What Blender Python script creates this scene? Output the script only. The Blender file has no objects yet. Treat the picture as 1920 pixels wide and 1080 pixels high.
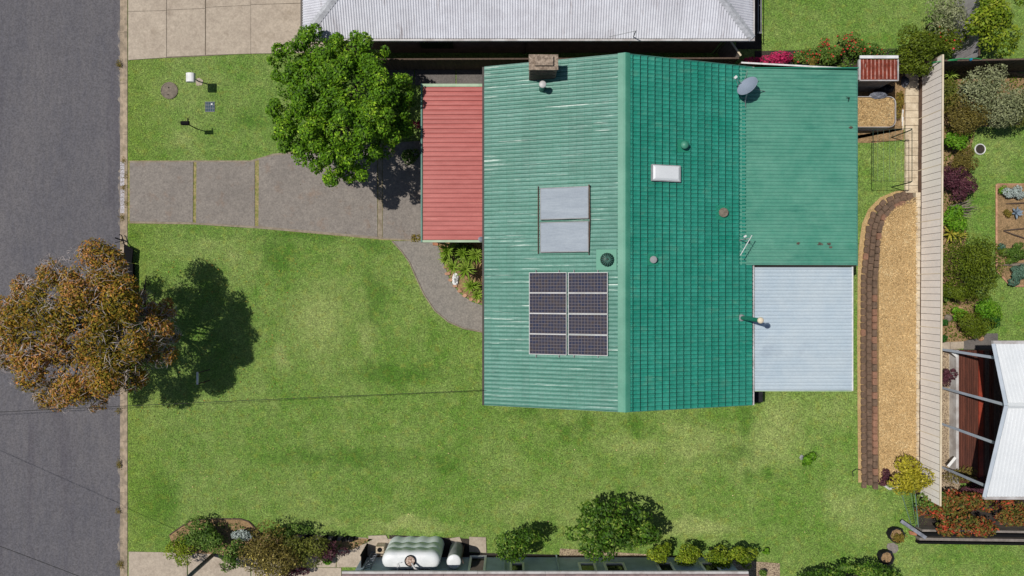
import bpy, math, random
import numpy as np
from mathutils import Vector, Matrix, Quaternion
R = math.radians
# ------------------------------------------------------------------ camera, world, sun
sc = bpy.context.scene
col = sc.collection
CAMZ = 32.0
cam_d = bpy.data.cameras.new('camera'); cam = bpy.data.objects.new('camera', cam_d); col.objects.link(cam)
cam.location = (0, 0, CAMZ); cam.rotation_euler = (0, 0, 0)
cam_d.sensor_width = 36; cam_d.lens = 24; cam_d.clip_end = 2000; cam_d.clip_start = 0.5
sc.camera = cam
SUN = Vector((0.48, -0.14, -1.0)).normalized()          # the way the light travels
world = bpy.data.worlds.new('World'); sc.world = world; world.use_nodes = True
wn = world.node_tree; wn.nodes.clear()
sky = wn.nodes.new('ShaderNodeTexSky'); sky.sky_type = 'NISHITA'; sky.sun_disc = False
sky.sun_elevation = math.asin(-SUN.z); sky.sun_rotation = math.atan2(-SUN.x, -SUN.y)
bg = wn.nodes.new('ShaderNodeBackground'); bg.inputs['Strength'].default_value = 0.064
wo = wn.nodes.new('ShaderNodeOutputWorld')
wn.links.new(sky.outputs[0], bg.inputs['Color']); wn.links.new(bg.outputs[0], wo.inputs['Surface'])
sl = bpy.data.lights.new('sun', 'SUN'); sl.energy = 4.4; sl.angle = R(0.53); sl.color = (1.0, 0.955, 0.88)
so = bpy.data.objects.new('sun', sl); col.objects.link(so)
so.rotation_euler = SUN.to_track_quat('-Z', 'Y').to_euler(); so.location = (-20, 6, 40)
sc.view_settings.view_transform = 'Standard'; sc.view_settings.look = 'None'
sc.view_settings.exposure = 0.0; sc.view_settings.gamma = 1.0; sc.view_settings.use_curve_mapping = False
sc.cycles.max_bounces = 6; sc.cycles.transparent_max_bounces = 8

rnd = random.Random(7)
rng = np.random.default_rng(11)

def P(px, py, z=0.0):
    """photo pixel -> world point at height z"""
    k = (CAMZ - z) / CAMZ / 40.0
    return Vector(((px - 960) * k, (540 - py) * k, z))
def lin(c):
    c = c / 255.0
    return c / 12.92 if c <= 0.04045 else ((c + 0.055) / 1.055) ** 2.4
def A(r, g, b, f=1.4):
    return (lin(r) / f, lin(g) / f, lin(b) / f, 1)

# ------------------------------------------------------------------ materials
def nodes(m):
    m.use_nodes = True; nt = m.node_tree; nt.nodes.clear()
    o = nt.nodes.new('ShaderNodeOutputMaterial'); b = nt.nodes.new('ShaderNodeBsdfPrincipled')
    nt.links.new(b.outputs[0], o.inputs[0]); return nt, b, o
def nz(nt, pos, scale, detail=3, rough=0.55, stretch=None, w=0.0, dist=0.0):
    n = nt.nodes.new('ShaderNodeTexNoise'); n.inputs['Scale'].default_value = scale
    n.inputs['Detail'].default_value = detail; n.inputs['Roughness'].default_value = rough
    n.inputs['Distortion'].default_value = dist
    mp = nt.nodes.new('ShaderNodeMapping'); mp.inputs['Location'].default_value = (w, w * 1.7, w * .3)
    if stretch: mp.inputs['Scale'].default_value = stretch
    nt.links.new(pos, mp.inputs[0]); nt.links.new(mp.outputs[0], n.inputs['Vector'])
    return n.outputs[0]
def ramp(nt, fac, lo, hi):
    r = nt.nodes.new('ShaderNodeMapRange'); r.inputs[1].default_value = lo; r.inputs[2].default_value = hi
    nt.links.new(fac, r.inputs[0]); return r.outputs[0]
def mixc(nt, fac, a, b, blend='MIX'):
    m = nt.nodes.new('ShaderNodeMix'); m.data_type = 'RGBA'; m.blend_type = blend
    for s, v in ((0, fac), (6, a), (7, b)):
        if hasattr(v, 'links'): nt.links.new(v, m.inputs[s])
        else: m.inputs[s].default_value = v
    return m.outputs[2]
def mth(nt, op, a, b=0.0, c=0.0):
    m = nt.nodes.new('ShaderNodeMath'); m.operation = op
    for i, v in enumerate((a, b, c)):
        if hasattr(v, 'links'): nt.links.new(v, m.inputs[i])
        else: m.inputs[i].default_value = v
    return m.outputs[0]
def valmul(nt, colr, v):
    h = nt.nodes.new('ShaderNodeHueSaturation')
    if hasattr(colr, 'links'): nt.links.new(colr, h.inputs['Color'])
    else: h.inputs['Color'].default_value = colr
    nt.links.new(v, h.inputs['Value']); return h.outputs[0]
def M(name, c1, c2=None, rough=0.7, layers=((1.5, 0.35, 0.65),), speck=None, rand=0.0, bump=None, metal=0.0,
      dirt_or_glint=None, spec=0.4, stretch=None):
    """c1/c2 mixed by noise layers (scale, lo, hi); speck=(scale, amount); dirt=(colour, scale, lo, hi)"""
    m = bpy.data.materials.new(name); nt, b, o = nodes(m)
    g = nt.nodes.new('ShaderNodeNewGeometry'); pos = g.outputs['Position']
    c = c1
    if c2:
        f = None
        for i, (s, lo, hi) in enumerate(layers):
            n = ramp(nt, nz(nt, pos, s, 4, 0.6, stretch, w=i * 3.1), lo, hi)
            f = n if f is None else mth(nt, 'MULTIPLY_ADD', n, 0.5, mth(nt, 'MULTIPLY', f, 0.5))
        c = mixc(nt, f, c1, c2)
    if dirt_or_glint:
        d = ramp(nt, nz(nt, pos, dirt_or_glint[1], 5, 0.65, w=9.0, stretch=dirt_or_glint[4] if len(dirt_or_glint) > 4 else None), dirt_or_glint[2], dirt_or_glint[3])
        c = mixc(nt, d, c, dirt_or_glint[0])
    if speck:
        n = ramp(nt, nz(nt, pos, speck[0], 2, 0.7, w=5.0), 0.3, 0.7)
        v = mth(nt, 'MULTIPLY_ADD', n, 2 * speck[1], 1 - speck[1]); c = valmul(nt, c, v)
    if rand:
        oi = nt.nodes.new('ShaderNodeObjectInfo')
        v = mth(nt, 'MULTIPLY_ADD', oi.outputs['Random'], 2 * rand, 1 - rand); c = valmul(nt, c, v)
    if hasattr(c, 'links'): nt.links.new(c, b.inputs['Base Color'])
    else: b.inputs['Base Color'].default_value = c
    b.inputs['Roughness'].default_value = rough; b.inputs['Metallic'].default_value = metal
    b.inputs['Specular IOR Level'].default_value = spec
    if bump:
        bn = nt.nodes.new('ShaderNodeBump'); bn.inputs['Strength'].default_value = bump[1]
        bn.inputs['Distance'].default_value = bump[2] if len(bump) > 2 else 0.02
        nt.links.new(nz(nt, pos, bump[0], 3, 0.7, w=2.0), bn.inputs['Height'])
        nt.links.new(bn.outputs[0], b.inputs['Normal'])
    return m
def ML(name, cols, rough=0.6, trans=0.25, vary=0.35, patch=1.2):
    rough = max(rough, .6)
    """leaf material: colours by leaf (random per island) and by soft clump noise"""
    m = bpy.data.materials.new(name); nt, b, o = nodes(m)
    g = nt.nodes.new('ShaderNodeNewGeometry')
    cr = nt.nodes.new('ShaderNodeValToRGB'); e = cr.color_ramp.elements
    while len(e) < len(cols): e.new(0.5)
    for i, c in enumerate(cols): e[i].position = i / max(1, len(cols) - 1); e[i].color = c
    n = ramp(nt, nz(nt, g.outputs['Position'], patch, 2, 0.5), 0.3, 0.7)
    f = mth(nt, 'MULTIPLY_ADD', g.outputs['Random Per Island'], 0.6, mth(nt, 'MULTIPLY', n, 0.4))
    nt.links.new(f, cr.inputs[0])
    r2 = mth(nt, 'FRACT', mth(nt, 'MULTIPLY', g.outputs['Random Per Island'], 37.0))
    c = valmul(nt, cr.outputs[0], mth(nt, 'MULTIPLY_ADD', r2, 2 * vary, 1 - vary))
    nt.links.new(c, b.inputs['Base Color']); b.inputs['Roughness'].default_value = rough
    b.inputs['Specular IOR Level'].default_value = 0.22
    t = nt.nodes.new('ShaderNodeBsdfTranslucent'); nt.links.new(c, t.inputs['Color'])
    mx = nt.nodes.new('ShaderNodeMixShader'); mx.inputs[0].default_value = trans
    nt.links.new(b.outputs[0], mx.inputs[1]); nt.links.new(t.outputs[0], mx.inputs[2]); nt.links.new(mx.outputs[0], o.inputs[0])
    return m

def grass_mat(name, blades=False, gain=1.0):
    m = bpy.data.materials.new(name); nt, b, o = nodes(m)
    g = nt.nodes.new('ShaderNodeNewGeometry'); pos = g.outputs['Position']
    green = A(90, 132, 40, 1.36); dry = A(158, 170, 102, 1.36); lush = A(66, 112, 20); yel = A(150, 152, 62)
    big = ramp(nt, nz(nt, pos, 0.30, 4, 0.6, w=1.0), 0.40, 0.66)
    med = ramp(nt, nz(nt, pos, 1.6, 8, 0.78, w=4.0), 0.34, 0.68)
    f = mth(nt, 'MULTIPLY_ADD', big, 0.30, mth(nt, 'MULTIPLY', med, 0.42))
    sx = nt.nodes.new('ShaderNodeSeparateXYZ'); nt.links.new(pos, sx.inputs[0])
    # dry worn places and dark lush tufts at the spots where the lawn has them
    def spot(px, py, rx, ry):
        c = P(px, py); mp = nt.nodes.new('ShaderNodeMapping'); mp.vector_type = 'POINT'
        mp.inputs['Scale'].default_value = (40 / rx, 40 / ry, 0)
        mp.inputs['Location'].default_value = (-c.x * 40 / rx, -c.y * 40 / ry, 0)
        nt.links.new(wob, mp.inputs[0]); l = nt.nodes.new('ShaderNodeVectorMath'); l.operation = 'LENGTH'
        nt.links.new(mp.outputs[0], l.inputs[0]); r = nt.nodes.new('ShaderNodeMapRange'); r.interpolation_type = 'SMOOTHSTEP'
        r.inputs[1].default_value = 1.0; r.inputs[2].default_value = 0.15; nt.links.new(l.outputs['Value'], r.inputs[0]); return r.outputs[0]
    nv = nt.nodes.new('ShaderNodeTexNoise'); nv.inputs['Scale'].default_value = 0.9; nv.inputs['Detail'].default_value = 4
    nt.links.new(pos, nv.inputs['Vector'])
    vm = nt.nodes.new('ShaderNodeVectorMath'); vm.operation = 'MULTIPLY_ADD'; vm.inputs[1].default_value = (1.6, 1.6, 0); 
    nt.links.new(nv.outputs['Color'], vm.inputs[0]); nt.links.new(pos, vm.inputs[2])
    sb = nt.nodes.new('ShaderNodeVectorMath'); sb.operation = 'SUBTRACT'; sb.inputs[1].default_value = (0.8, 0.8, 0)
    nt.links.new(vm.outputs[0], sb.inputs[0]); wob = sb.outputs[0]
    for (x, y, rx, ry, s) in ((600, 590, 90, 110, .28), (690, 620, 26, 90, .4), (530, 670, 26, 46, .4), (400, 470, 110, 40, .28),
                              (1460, 800, 70, 110, .38), (1560, 760, 70, 60, .22), (1320, 830, 150, 46, .28), (960, 960, 60, 30, .35),
                              (1300, 990, 120, 26, .5), (1400, 870, 50, 60, .4), (1600, 960, 70, 60, .25), (780, 985, 120, 16, .5),
                              (350, 270, 40, 30, .3), (700, 860, 40, 20, .2), (1180, 840, 90, 30, .3), (620, 975, 50, 14, .3)):
        f = mth(nt, 'MULTIPLY_ADD', spot(x, y, rx, ry), s, f)
    f = mth(nt, 'MINIMUM', f, 1.0)
    c = mixc(nt, f, green, dry)
    lu = None
    for (x, y, rx, ry) in ((985, 780, 55, 26), (1098, 795, 26, 36), (1190, 798, 28, 26), (1060, 810, 28, 22), (1380, 850, 60, 26), (1405, 890, 30, 30),
                           (470, 220, 30, 26), (835, 870, 40, 20), (1440, 890, 24, 24), (560, 440, 150, 20), (700, 560, 30, 90), (740, 700, 150, 30),
                           (1395, 800, 26, 50), (640, 860, 200, 26), (300, 940, 60, 60), (520, 480, 40, 50), (250, 440, 20, 14), (700, 460, 60, 16)):
        s = spot(x, y, rx, ry); lu = s if lu is None else mth(nt, 'MAXIMUM', lu, s)
    c = mixc(nt, mth(nt, 'MULTIPLY', lu, 0.62), c, lush)
    ye = ramp(nt, nz(nt, pos, 2.6, 4, 0.7, w=14.0), 0.52, 0.74)
    c = mixc(nt, mth(nt, 'MULTIPLY', ye, 0.5), c, yel)
    # the strip beside the street and the yards behind are more yellow / more green
    vy = ramp(nt, sx.outputs[0], -15.5, -18.2); c = mixc(nt, mth(nt, 'MULTIPLY', vy, 0.35), c, A(118, 140, 34))
    f1 = ramp(nt, nz(nt, pos, 7, 5, 0.9, w=6.0), 0.38, 0.62); f2 = ramp(nt, nz(nt, pos, 15, 2, 0.9, w=8.0), 0.38, 0.62)
    v = mth(nt, 'MULTIPLY_ADD', f1, 0.55, mth(nt, 'MULTIPLY_ADD', f2, 0.75, 0.36 if not blades else 0.20))
    if blades: v = mth(nt, 'MULTIPLY_ADD', g.outputs['Random Per Island'], 0.9, v)
    c = valmul(nt, c, v)
    nt.links.new(c, b.inputs['Base Color']); b.inputs['Roughness'].default_value = 0.75; b.inputs['Specular IOR Level'].default_value = 0.25
    if not blades:
        bn = nt.nodes.new('ShaderNodeBump'); bn.inputs['Strength'].default_value = 0.7; bn.inputs['Distance'].default_value = 0.03
        nt.links.new(f1, bn.inputs['Height']); nt.links.new(bn.outputs[0], b.inputs['Normal'])
    return m

mt = dict(
    lawn=grass_mat('lawn_grass'), blades=grass_mat('grass_blades', True),
    asphalt=M('asphalt', A(92, 91, 98), A(108, 105, 108), 0.85, ((0.35, .35, .65), (3.5, .35, .65)), (14, 0.30), stretch=(1.6, .35, 1), bump=(45, .5, .01), spec=.3,
              dirt_or_glint=(A(80, 77, 86), 0.5, .58, .8, (1.6, .12, 1))),
    sandwash=M('gutter_sand', A(150, 140, 130), A(118, 113, 113), 0.9, ((3, .4, .6),), (40, .25)),
    kerb=M('kerb_concrete', A(176, 158, 136), A(140, 126, 108), 0.85, ((3, .4, .6),), (30, .14), .06, bump=(30, .3, .01), dirt_or_glint=(A(128, 118, 70), 2.3, .6, .72)),
    concrete=M('pale_concrete', A(196, 182, 164), A(170, 156, 140), 0.85, ((1.1, .35, .65), (5, .35, .65)), (12, .14), .02, bump=(25, .2, .01),
               dirt_or_glint=(A(150, 135, 118), 1.2, .55, .8)),
    aggregate=M('exposed_aggregate', A(146, 138, 130), A(128, 121, 115), 0.85, ((0.8, .35, .65), (3, .35, .65)), (14, .24), .03, bump=(45, .5, .01),
                dirt_or_glint=(A(138, 116, 100), 1.4, .56, .8)),
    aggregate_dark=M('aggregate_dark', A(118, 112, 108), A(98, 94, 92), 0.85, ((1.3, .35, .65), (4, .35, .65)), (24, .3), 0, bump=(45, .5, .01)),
    pathmat=M('path_aggregate', A(150, 143, 134), A(132, 127, 120), 0.85, ((1.3, .35, .65), (4, .35, .65)), (14, .24), 0, bump=(45, .5, .01)),
    jointgrass=M('joint_moss', A(166, 150, 104), A(126, 128, 64), 0.9, ((6, .4, .6),), (30, .3)),
    edgeband=M('edge_band', A(158, 146, 128), A(136, 124, 106), 0.9, ((4, .4, .6),), (40, .2)),
    soil=M('bark_mulch', A(186, 152, 112), A(118, 98, 66), 0.95, ((5, .35, .65), (14, .35, .65)), (30, .35), bump=(20, 1, .04)),
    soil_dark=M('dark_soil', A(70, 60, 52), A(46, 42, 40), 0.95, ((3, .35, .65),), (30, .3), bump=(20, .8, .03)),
    straw=M('straw_mulch', A(220, 188, 136), A(184, 150, 102), 0.9, ((1.2, .35, .65), (9, .35, .65)), (30, .28), bump=(22, 1, .04)),
    strawbit=ML('straw_bits', [A(146, 116, 76), A(216, 182, 128), A(246, 224, 176)], .85, .1, .5),
    gravel=M('pebbles', A(200, 180, 150), A(120, 100, 84), 0.9, ((22, .4, .6),), (30, .3), bump=(18, 1, .04)),
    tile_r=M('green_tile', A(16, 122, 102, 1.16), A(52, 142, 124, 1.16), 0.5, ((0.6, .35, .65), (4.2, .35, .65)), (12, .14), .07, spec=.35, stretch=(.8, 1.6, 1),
             dirt_or_glint=(A(84, 146, 124, 1.2), 1.0, .56, .80, (1.5, 3, 1))),
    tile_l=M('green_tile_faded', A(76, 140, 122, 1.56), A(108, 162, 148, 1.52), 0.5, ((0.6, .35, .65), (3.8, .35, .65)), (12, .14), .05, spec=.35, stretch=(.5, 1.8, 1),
             dirt_or_glint=(A(200, 218, 208, 1.3), 1.0, .60, .70, (.3, 9, 1))),  # pale streaks: reflections on the sunlit slope put into the colour
    joint_r=M('tile_joint_shade', A(10, 62, 54, 1.3), A(12, 84, 70, 1.3), .8), joint_l=M('tile_joint_shade_faded', A(40, 96, 82, 1.4), A(62, 122, 104, 1.4), .8), cjoint=M('concrete_joint', A(146, 132, 116), A(118, 108, 94), .9, ((4, .4, .6),)), ridge=M('green_ridge', A(62, 140, 116), A(80, 152, 128), 0.5, ((1, .4, .6),), (12, .06), .04),  # tile joints: shade of the slots and lips put into the colour
    patio=M('green_corrugated', A(78, 146, 126, 1.28), A(104, 162, 142, 1.28), 0.45, ((0.45, .35, .65), (2.4, .35, .65)), (12, .06), .035,
            dirt_or_glint=(A(60, 128, 112, 1.28), .9, .56, .78, (.5, 3, 1))),
    pale=M('pale_blue_sheet', A(180, 196, 208, 1.3), A(194, 206, 214, 1.3), 0.45, ((0.5, .35, .65), (2, .35, .65)), (10, .04), .02, dirt_or_glint=(A(168, 182, 196), .7, .6, .85)),
    redroof=M('red_roof', A(178, 88, 82), A(196, 108, 102), 0.5, ((1, .35, .65), (3.5, .35, .65)), (16, .07), .04, stretch=(.5, 2, 1),
              dirt_or_glint=(A(220, 140, 128), 1.8, .62, .78, (.3, 3, 1))),
    zinc=M('weathered_zinc', A(212, 214, 222, 1.2), A(190, 190, 198, 1.2), 0.5, ((0.4, .35, .65), (2.4, .35, .65)), (20, .07), .05, spec=.5,
           dirt_or_glint=(A(150, 138, 138), 1.6, .60, .80, (3, .4, 1))),
    zinc_hip=M('hip_flashing', A(168, 170, 176), A(200, 202, 208), 0.5, ((6, .35, .65),), (18, .12), dirt_or_glint=(A(120, 116, 112), 3, .6, .75)),
    whiteroof=M('white_sheet', A(232, 235, 238, 1.3), A(220, 224, 228, 1.3), 0.45, ((0.5, .35, .65),), (10, .03), .02),
    rust=M('rusty_sheet', A(150, 58, 34), A(84, 34, 22), 0.8, ((2.5, .35, .65), (9, .35, .65)), (22, .2), .1, dirt_or_glint=(A(206, 180, 168), 5, .62, .7, (4, .7, 1))),
    gutter_d=M('dark_gutter', A(66, 54, 50), A(48, 42, 40), .5), gutter_g=M('pale_green_gutter', A(156, 184, 150), A(176, 196, 166), .5, ((2, .4, .6),)),
    gutter_p=M('pale_gutter', A(206, 204, 204), A(178, 172, 170), .5, ((2, .4, .6),)), gutter_t=M('teal_gutter', A(60, 120, 108), A(90, 140, 124), .5),
    grayalu=M('aluminium', A(168, 170, 172), A(146, 148, 150), .7, ((2, .4, .6),), spec=.2), white=M('white_paint', A(232, 232, 232, 1.3), A(212, 212, 210, 1.3), .5, ((3, .4, .6),)),
    cream=M('cream_panel', A(210, 204, 198, .80), A(200, 193, 187, .80), .6, ((0.5, .35, .65), (6, .35, .65)), (16, .03), .025),
    creamrail=M('cream_rail', A(236, 222, 196), A(220, 204, 176), .6), brownrail=M('brown_plinth', A(118, 92, 76), A(100, 80, 70), .8, ((4, .4, .6),), (20, .1)),
    block=M('pale_block', A(222, 206, 180), A(190, 172, 146), .9, ((4, .35, .65),), (24, .14), .07, bump=(22, .5, .02)),
    rblock=M('retaining_block', A(128, 104, 86), A(104, 86, 72), .95, ((5, .35, .65),), (20, .22), .10, bump=(22, .8, .02)),
    rblock_red=M('retaining_block_red', A(160, 118, 96), A(138, 104, 84), .95, ((5, .35, .65),), (20, .2), .10, bump=(22, .8, .02)),
    brick=M('brown_brick', A(136, 110, 96, 1.0), A(112, 92, 82, 1.0), .9, ((3, .35, .65),), (20, .15), bump=(15, .5, .02)),
    cbrick=M('chimney_brick', A(122, 96, 84), A(92, 74, 66), .9, ((6, .35, .65),), (22, .18), .15, bump=(25, .5, .02)),
    ccap=M('chimney_cap', A(176, 158, 140), A(128, 112, 98), .95, ((7, .4, .6),), (24, .2), bump=(25, .6, .02)),
    darkwood=M('dark_timber', A(104, 86, 74), A(82, 68, 60), .9, ((3, .35, .65),), (20, .12), .12, stretch=(4, 4, .5)),
    greywood=M('grey_timber', A(150, 142, 134), A(122, 114, 108), .9, ((3, .35, .65),), (20, .12), .10),
    fencegrey=M('grey_fence_board', A(176, 172, 176), A(158, 152, 156), .8, ((3, .35, .65),), (20, .08), .06),
    blackplastic=M('black_plastic', A(34, 34, 38), A(46, 46, 50), .8, ((6, .4, .6),), spec=.15), darkmetal=M('dark_green_metal', A(40, 58, 50), None, .4),
    blackmetal=M('stand_in_black', A(26, 26, 28), None, .9, spec=.08), mesh=M('green_wire', A(104, 128, 116), None, .5), slate=M('slate_blue_wall', A(160, 172, 180, .8), A(146, 158, 166, .8), .7, ((2, .4, .6),), (14, .05)),
    frame=M('window_frame', A(236, 236, 228, 1.0), None, .5), deck=M('deck_timber', A(104, 58, 44), A(78, 44, 34), .6, ((3, .35, .65),), (20, .2), .18, stretch=(4, .4, 1)),
    deckred=M('red_board', A(158, 66, 44), A(130, 54, 38), .6, ((3, .35, .65),), (20, .1)), steelbeam=M('pale_steel', A(196, 204, 216), A(180, 190, 202), .4),
    tankw=M('white_tank', A(236, 238, 240, 1.35), A(222, 226, 228, 1.35), .4, ((2, .4, .6),)), tankside=M('tank_side', A(206, 212, 212, .95), A(192, 202, 202, .95), .5, ((3, .4, .6),)),
    strainer=M('leafy_strainer', A(140, 110, 96), A(210, 190, 176), .9, ((14, .42, .58),), (30, .3)),
    dish=M('dish_grey', A(146, 158, 176), A(136, 148, 166), .5), cable=M('cable_black', A(26, 26, 28), None, .6), manhole=M('manhole_iron', A(134, 122, 108), A(112, 102, 90), .8, ((8, .4, .6),), (24, .2)),
    grate=M('grate_glass', A(66, 92, 112), A(56, 82, 98), .8, spec=.1), bark=M('bark', A(110, 96, 84), A(76, 66, 58), .9, ((6, .4, .6),), (20, .2)),
    twig=ML('grey_twigs', [A(150, 138, 134), A(190, 178, 174), A(220, 210, 208)], .8, 0, .2), tiledroof=M('mauve_tile_roof', A(150, 126, 124), A(128, 108, 108), .8, ((3, .4, .6),), (14, .12)),
    hose=M('green_hose', A(60, 160, 96), None, .4), hoseblue=M('hose_fitting', A(30, 130, 170), None, .4), terracotta=M('terracotta', A(190, 130, 96), A(160, 108, 80), .8, ((5, .4, .6),), (20, .1)),
    logwood=M('old_log', A(150, 138, 124), A(100, 90, 80), .9, ((6, .35, .65),), (20, .2)), bluegrey=M('grey_tarp', A(132, 136, 148), A(96, 100, 112), .6, ((4, .4, .6),)),
    rose_rib=M('worn_rib', A(214, 168, 156), A(150, 70, 50), .8, ((2.5, .35, .65),), (14, .2)), rose=M('sandstone', A(206, 160, 130), A(176, 132, 104), .9, ((5, .4, .6),), (20, .12)), ramp=M('ramp_block', A(196, 192, 200), A(150, 144, 140), .8, ((18, .4, .6),), (30, .22), .12),
    flashing=M('flashing_green', A(40, 140, 112), None, .5), blackpane=M('dark_pane', (0.012, .014, .016, 1), None, .08, spec=.6),
)
# solar panel cells: printed grid of cells under glass
def cells_mat(name, base, line, sx, sy, lw=0.08, rough=.2):
    m = bpy.data.materials.new(name); nt, b, o = nodes(m)
    tc = nt.nodes.new('ShaderNodeTexCoord'); s = nt.nodes.new('ShaderNodeSeparateXYZ'); nt.links.new(tc.outputs['UV'], s.inputs[0])
    r = None
    for k, n in ((0, sx), (1, sy)):
        fr = mth(nt, 'FRACT', mth(nt, 'MULTIPLY', s.outputs[k], n)); q = mth(nt, 'LESS_THAN', fr, lw if k == 0 else lw * 1.2)
        r = q if r is None else mth(nt, 'MAXIMUM', r, q)
    g = nt.nodes.new('ShaderNodeNewGeometry')
    vb = ramp(nt, nz(nt, g.outputs['Position'], 6, 2), .3, .7); bc = mixc(nt, vb, base, A(74, 66, 66))
    nt.links.new(mixc(nt, r, bc, line), b.inputs['Base Color']); b.inputs['Roughness'].default_value = rough; b.inputs['Specular IOR Level'].default_value = .06; return m
mt['pv'] = cells_mat('solar_cells', A(44, 54, 82), A(118, 112, 116), 12, 6, .11, .6)
mt['collector'] = M('collector_glass', A(178, 188, 198, 1.5), A(158, 168, 180, 1.5), .7, ((1.5, .35, .65), (5, .35, .65)), (16, .05), stretch=(.4, 3, 1), spec=.12)
LM = dict(
    tree=ML('leaf_bright', [A(30, 60, 4, 1.3), A(78, 120, 12, 1.25), A(98, 140, 20, 1.2), A(160, 190, 50, 1.1)], .6, .16, .45), gum=ML('leaf_gum', [A(54, 60, 12, 1.15), A(108, 102, 18, 1.15), A(142, 118, 34, 1.12), A(166, 110, 50, 1.1), A(172, 128, 90, 1.05)], .7, .14, .5, .42),
    magnolia=ML('leaf_magnolia', [A(22, 48, 10, 1.4), A(58, 94, 16, 1.4), A(76, 112, 24, 1.35), A(160, 180, 76, 1.25)], .6, .12, .45), citrus=ML('leaf_citrus', [A(58, 92, 14), A(124, 148, 28), A(176, 186, 60)], .4, .25),
    yellow=ML('leaf_yellow', [A(110, 116, 20), A(178, 170, 40), A(214, 200, 80)], .4, .25), olive=ML('leaf_olive', [A(76, 84, 34), A(112, 120, 44), A(148, 150, 70)], .6, .25),
    greyg=ML('leaf_greygreen', [A(110, 120, 80), A(150, 156, 112), A(184, 188, 148)], .6, .25), moss=ML('leaf_moss', [A(66, 84, 14), A(98, 116, 22), A(130, 144, 40)], .6, .25),
    purple=ML('leaf_purple', [A(62, 34, 44), A(92, 50, 62), A(120, 72, 84)], .5, .2), bright=ML('leaf_fresh', [A(60, 110, 14), A(104, 158, 30), A(150, 190, 60)], .45, .3),
    brownish=ML('leaf_brownish', [A(84, 76, 34), A(120, 108, 46), A(140, 130, 70)], .6, .2), photinia=ML('leaf_photinia', [A(50, 66, 26), A(96, 104, 40), A(120, 100, 44), A(170, 80, 52), A(204, 60, 40)], .6, .15, .45, 1.6),
    rosegr=ML('leaf_rose', [A(50, 84, 26), A(92, 126, 42), A(146, 166, 84)], .5, .25), red=ML('petal_red', [A(230, 90, 60), A(240, 70, 80)], .5, .3), pink=ML('petal_pink', [A(190, 30, 90), A(226, 60, 120), A(150, 40, 70)], .5, .3),
    petaly=ML('petal_yellow', [A(230, 210, 90), A(240, 220, 140)], .5, .3), silver=ML('leaf_silver', [A(150, 166, 160), A(190, 200, 196)], .6, .1), blue=ML('leaf_blue', [A(110, 130, 150), A(160, 176, 190)], .5, .1),
    spike=ML('leaf_spiky', [A(86, 124, 20), A(130, 164, 48), A(190, 208, 104)], .4, .2), aloe=ML('leaf_aloe', [A(150, 150, 40), A(210, 200, 90)], .5, .1), fern=ML('leaf_fern', [A(40, 84, 26), A(60, 110, 36)], .6, .2),
    teal=ML('leaf_teal', [A(70, 110, 90), A(110, 140, 120)], .6, .2), weed=ML('leaf_weed', [A(150, 140, 60), A(120, 110, 40), A(170, 130, 60)], .7, .2),
)
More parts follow.
